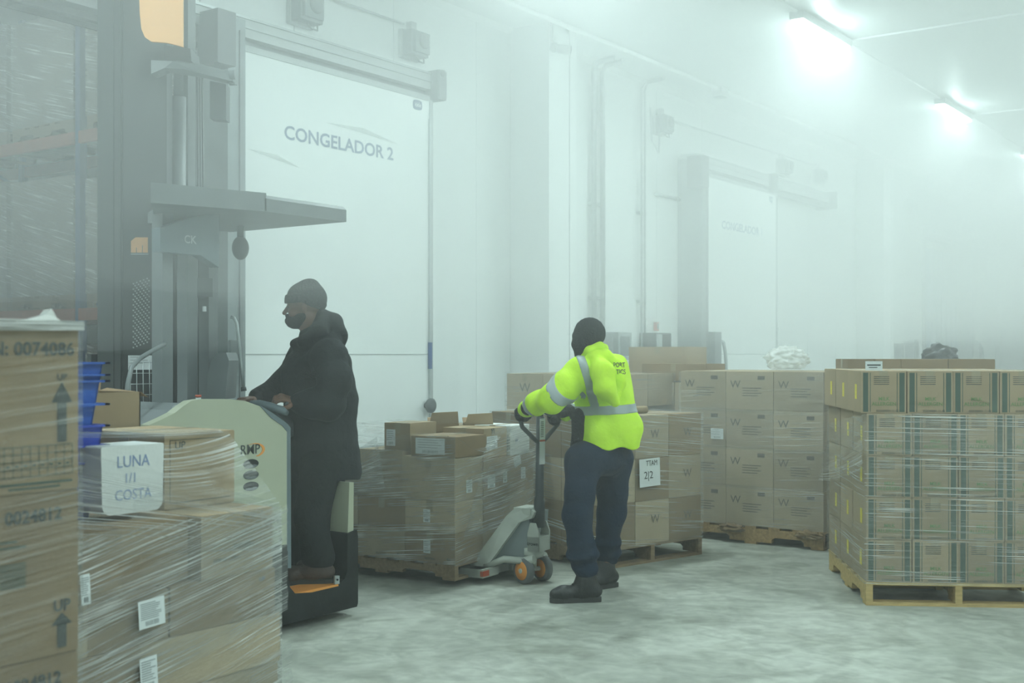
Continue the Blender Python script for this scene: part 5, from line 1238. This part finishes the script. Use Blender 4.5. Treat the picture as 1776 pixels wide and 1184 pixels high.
def ringreg(c, ax, hw): c = npv(c); ax = npv(ax.normalized()); return lambda p: np.maximum(np.abs((p - c) @ ax) - hw, np.linalg.norm(p - c, axis=1) - .17)
for c, ax, nm in ((elL * .55 + shL * .45 - UP * .02, (shL - elL) * .5 + (elL - wrL) * .5 + UP * .02, 'sleeve_band'), (wrL * .72 + elL * .28, elL - wrL, 'cuff_band')):
    smesh(nm, bandfn(ringreg(c, ax, .026)), None, .0055, MT['band'], p2, lo=npv(c) - .16, hi=npv(c) + .16)
# collar, balaclava, gloves
col_ = Ch().add((W(1012, 622, 7.30), .030), (W(1024, 610, 7.24), .030), (W(1040, 602, 7.26), .030), (W(1048, 604, 7.34), .030)); lo, hi = col_.bounds(.02)
smesh('collar', lambda p: col_.d(p, .03) + wrink(p, .003, 40, 1), None, .005, MT['hivis'], p2, lo=lo, hi=hi)
bal = Ch().add((hc - UP * .06, .068), (nk + UP * .0, .072))
def balfn(p): return smin(hf(p) - .010, bal.d(p, .03), .03) + .0012 * np.sin(260 * (p @ latv)) * (p[:, 2] > hc.z - .02)
lo, hi = npv(hc) - .2, npv(hc) + .2; smesh('knit_balaclava', balfn, None, .005, MT['knit'], p2, lo=lo, hi=hi)
gl = Ch(); hand(gl, wrL, (W(901, 712, 7.58) - wrL), UP * .9 - FW * .2 - RT * .25, RT, (.7, 1.1, .8), 1.0); gl.add((wrL - (W(901, 712, 7.58) - wrL).normalized() * .06, .045), (wrL, .040))
lo, hi = gl.bounds(.01); smesh('glove', lambda p: gl.d(p, .008, .008), None, .0042, MT['glove'], p2, lo=lo, hi=hi)
gl2 = Ch(); hand(gl2, wrR, (W(966, 717, 7.72) - wrR), UP - FW * .3, -RT, (.7, 1.0, .8), 1.0); gl2.add((wrR + RT * .06, .045), (wrR, .040))
lo, hi = gl2.bounds(.01); smesh('glove', lambda p: gl2.d(p, .008, .008), None, .0042, MT['glove'], p2, lo=lo, hi=hi)
boot('boot', p2, ankL, CW(-1, -.12, 0) - Vector((0, 0, 0)), .30, MT['blackboot'], 1, 0, .07)
boot('boot', p2, ankR, CW(-.75, -.5, 0), .30, MT['blackboot'], 2, 0, .07)
tb = MB()
qq = W(1066, 640, 7.0)
for s_, px, py in (('PORT', 1074, 633), ('TICS', 1077, 645)):
    # flat print pressed onto the back of the jacket
    hit = None; r_ = ray(px, py); a = npv(EYE + r_ * 6.85); st_ = npv(r_) * .004
    pts = a + np.arange(250)[:, None] * st_; dd = jfn(pts); i_ = int(np.argmax(dd < .003)) if (dd < .003).any() else 60
    q = Vector(pts[i_].tolist()); o = text(s_, .042, MT['ink'], p2, q, name='back_lettering', sx=.75, bold=.01); o.rotation_euler = (math.pi / 2 - .15, 0, cam_ang(.93, .36))
for o in list(p2.children): o.location = o.location - inv2

# ================= driver in the dark coat
p1 = empty('person', (4.95, 4.97, .197)); tag(p1, 'person in a black padded coat and knit cap standing at the truck controls', 'person'); inv1 = p1.location.copy()
f1 = (-RT * 1.0 - FW * .12).normalized(); l1 = Vector((-f1.y, f1.x, 0))
Z0 = .197
ankA, ankB = W(552, 985, 6.72), W(580, 985, 6.98); ankA.z = ankB.z = Z0 + .13
hipA, hipB = W(556, 815, 6.82), W(562, 815, 7.02); knA, knB = W(540, 900, 6.76), W(572, 900, 7.02)
pel = W(560, 800, 6.92); wai = W(555, 745, 6.92); chs = W(548, 640, 6.94); nk = W(545, 580, 6.93); hc = W(527, 533, 6.90)
sA, eA, wA = W(570, 618, 6.76), W(572, 700, 6.70), W(512, 698, 6.68)
sB, eB, wB = W(528, 618, 7.12), W(488, 672, 7.16), W(440, 692, 7.02)
leg = Ch().add((hipA, .095), (knA, .062), (ankA, .045)).add((hipB, .095), (knB, .062), (ankB, .045))
body = Ch(); body.c = list(leg.c); body.add((pel - l1 * .05, .12), (pel + l1 * .05, .12)).add((pel, .12), (wai, .12), (chs, .14), (nk - UP * .02, .07), (hc - UP * .06 - f1 * .02, .058))
body.add((chs + UP * .04, .1), (sA, .065), (eA, .045), (wA, .030)).add((chs + UP * .04, .1), (sB, .065), (eB, .045), (wB, .030))
hA = (W(490, 690, 6.64) - wA); hB = (W(424, 693, 6.96) - wB)
hd1 = Ch(); hand(hd1, wA, hA, UP * .8 - FW * .4, -FW * .3 - UP * .2 - RT * .2, (.75, 1.0, .7), 1.0); hand(hd1, wB, hB, UP, -FW, (.3, .5, .4), 1.0)
body.add((ankA, .042), (ankA + f1 * .08 - UP * .06, .035)).add((ankB, .042), (ankB + f1 * .08 - UP * .06, .035))
hf1, HP1, HR1 = head_prims(hc, (-RT - FW * .05).normalized() - UP * .02, UP)
lo, hi = body.bounds(.02); hi[2] = hc.z + .16
smesh('body', lambda p: smin(smin(body.d(p, .03), hf1(p), .02), hd1.d(p, .007), .01), None, .0052, MT['skin'], p1, lo=lo, hi=hi)
for q in (-1, 1): MB().ball(HP1(.081, .031 * q, .003), .0095, n=6).build('eye', MT['eye'], p1)
# beard
def bfn(p):
    c = lambda a, b_, z: npv(HP1(a, b_, z))
    d = ell(p, c(.045, 0, -.075), HR1, np.array((.066, .062, .050)))
    d = smin(d, ell(p, c(.01, 0, -.055), HR1, np.array((.05, .070, .045))), .02)
    m = ell(p, c(.110, 0, -.056), HR1, np.array((.018, .02, .007)))
    d = smin(d, cone(p, c(.098, -.022, -.044), c(.098, .022, -.044), .008, .008), .01)
    return -smin(-d, m, .004) + wrink(p, .0018, 170, 1)
smesh('beard', bfn, None, .0035, MT['beard'], p1, lo=npv(hc) - .18, hi=npv(hc) + .12)
# knit cap
def capfn(p):
    q = (p - npv(hc)); f_, s_, u_ = q @ HR1[0], q @ HR1[1], q @ HR1[2]
    d = ell(p, npv(HP1(-.018, 0, .052)), HR1, np.array((.117, .092, .102)))
    d = smin(d, ell(p, npv(HP1(-.035, 0, .135)), HR1, np.array((.045, .045, .03))), .03)
    d = np.maximum(d, .030 - u_ + .45 * np.clip(f_, -1, 1) * .0 - np.where(f_ < 0, -f_ * .45, 0))
    rim = np.maximum(ell(p, npv(HP1(-.014, 0, .045)), HR1, np.array((.124, .098, .11))), np.abs(u_ - .050 - np.where(f_ < 0, f_ * .45, 0)) - .024)
    return smin(d, rim, .006) + .0012 * np.sin(240 * np.arctan2(s_, f_) * .1) + wrink(p, .0015, 60, 2)
smesh('knit_cap', capfn, None, .0042, MT['knit'], p1, lo=npv(hc) - .19, hi=npv(hc) + .22)
# trousers
tr1 = Ch().add((hipA, .12), (knA, .098), (ankA + UP * .03, .092)).add((hipB, .12), (knB, .098), (ankB + UP * .03, .092)).add((pel - l1 * .05, .13), (pel + l1 * .05, .13)); lo, hi = tr1.bounds(.02)
smesh('trousers', lambda p: np.maximum(tr1.d(p, .04) + wrink(p, .008, 18, 3), Z0 + .10 - p[:, 2]), None, .007, MT['trouserd'], p1, lo=lo, hi=hi)
# coat
ct = Ch().add((W(562, 818, 6.92), .178), (W(560, 740, 6.92), .172), (W(556, 690, 6.92), .172), (chs, .168), (W(552, 600, 6.93), .125), (W(546, 578, 6.93), .088))
ct.add((W(597, 818, 6.90), .098), (W(588, 700, 6.92), .10), (W(578, 630, 6.92), .11)).add((W(530, 815, 6.9), .09), (W(524, 720, 6.92), .09), (W(515, 640, 6.93), .095))
ct.add((chs + UP * .05, .12), (sA, .095), (W(580, 660, 6.70), .092), (eA, .086), (wA + (eA - wA) * .45, .076), (wA + (eA - wA) * .1, .058)).add((chs + UP * .05, .12), (sB, .092), (eB, .074), (wB + (eB - wB) * .12, .052))
hd = Ch().add((W(560, 552, 6.98), .045), (W(578, 560, 6.92), .055), (W(585, 580, 6.90), .055), (W(575, 592, 6.82), .05)).add((W(560, 548, 6.90), .04), (W(552, 575, 6.80), .045), (W(530, 592, 6.78), .035), (W(512, 596, 6.86), .03)).add((W(565, 600, 6.9), .09), (W(580, 585, 6.92), .06))
def cfn(p):
    z = p[:, 2]; d = ct.d(p, .045) + wrink(p, .009, 15, 4) + .0018 * np.sin(60 * z + 3 * np.sin(8 * (p @ latv)) + 2 * np.sin(11 * (p @ depv)))
    d = smin(d, hd.d(p, .03) + wrink(p, .003, 40, 2), .03)
    return np.maximum(d, 1.5 - (833 - 614) / 2050 * 6.85 + .008 * np.sin(25 * (p @ latv)) - z)
lo, hi = ct.bounds(.03); smesh('padded_coat', cfn, None, .0065, MT['coat'], p1, lo=lo, hi=hi)
MB().ball(W(539, 652, 6.76), .008, n=6).build('snap_button', MT['galv'], p1)
def wf(px, py, fn_, d0=6.3):
    r_ = ray(px, py); pts = npv(EYE + r_ * d0) + np.arange(260)[:, None] * npv(r_) * .004; dd = fn_(pts); i_ = int(np.argmax(dd < .002)) if (dd < .002).any() else 60; return Vector(pts[i_].tolist())
b = MB(); pl = [wf(x_, y_, cfn) - FW * .004 for x_, y_ in ((524, 645), (550, 640), (553, 652), (530, 660))]; b.prism(pl, FW * .01); b.build('pocket_flap', MT['knit'], p1)
pb = wf(539, 652, cfn); p1.children[-2].location = pb - W(539, 652, 6.76)
boot('boot', p1, ankA, -RT - FW * .12, .30, MT['brownboot'], 3, Z0, .06); boot('boot', p1, ankB, -RT + FW * .1, .30, MT['brownboot'], 4, Z0, .06)
for o in list(p1.children): o.location = o.location - inv1

# ------------------------------------------------------------------ cold fog, denser with height
def fog(name, z0, dens, y1=WALLY - .002, x0=X0 + .02, x1=X1 - .02, y0=Y0 + .02, aniso=.35, label=None, z1=CEIL - .003, wave=0):
    m = bpy.data.materials.new(name); m.use_nodes = True; nt = m.node_tree; nt.nodes.clear()
    out = nt.nodes.new('ShaderNodeOutputMaterial'); v = nt.nodes.new('ShaderNodeVolumeScatter'); v.inputs['Density'].default_value = dens; v.inputs['Color'].default_value = (.985, .99, .99, 1); v.inputs['Anisotropy'].default_value = aniso
    nt.links.new(v.outputs[0], out.inputs['Volume'])
    bm = bmesh.new(); nx, ny = (84, 36) if wave else (1, 1); V = {}
    for i in range(nx + 1):
        for j in range(ny + 1):
            x = x0 + (x1 - x0) * i / nx; y = y0 + (y1 - y0) * j / ny
            V[i, j] = bm.verts.new((x, y, z0 + wave * mnoise.noise(Vector((x * .45, y * .45, z0 * 3))) if wave else z0))   # the fog bank's underside undulates
    for i in range(nx):
        for j in range(ny): bm.faces.new((V[i, j], V[i, j + 1], V[i + 1, j + 1], V[i + 1, j]))
    rim = [V[i, 0] for i in range(nx)] + [V[nx, j] for j in range(ny)] + [V[i, ny] for i in range(nx, 0, -1)] + [V[0, j] for j in range(ny, 0, -1)]
    top = [bm.verts.new((v.co.x, v.co.y, z1)) for v in rim]
    bm.faces.new(top); n = len(rim)
    for k in range(n): bm.faces.new((rim[k], rim[(k + 1) % n], top[(k + 1) % n], top[k]))
    bmesh.ops.recalc_face_normals(bm, faces=bm.faces)
    me = bpy.data.meshes.new('fog'); bm.to_mesh(me); bm.free(); me.materials.append(m)
    o = link('fog', me); tag(o, label, 'fog', kind='stuff'); return o
fog('fog_low', .004, .0035, label='thin cold fog filling the whole hall')
fog('fog_mid', .25, .030, label='cold fog gathered in the far part of the hall', x0=6.9, x1=X1 - .03, y0=Y0 + .03)
fog('fog_head', .95, .012, wave=.3, label='thicker cold fog from head height up', x1=X1 - .04, y0=Y0 + .04)
fog('fog_high', 1.70, .062, wave=.45, label='thick cold fog under the ceiling', x1=X1 - .05, y0=Y0 + .05)
fog('fog_freezer', .005, .022, label='cold fog inside the open freezer', x0=1.52, x1=9.38, y0=WALLY + .17, y1=WALLY + 6.98, z1=5.7)
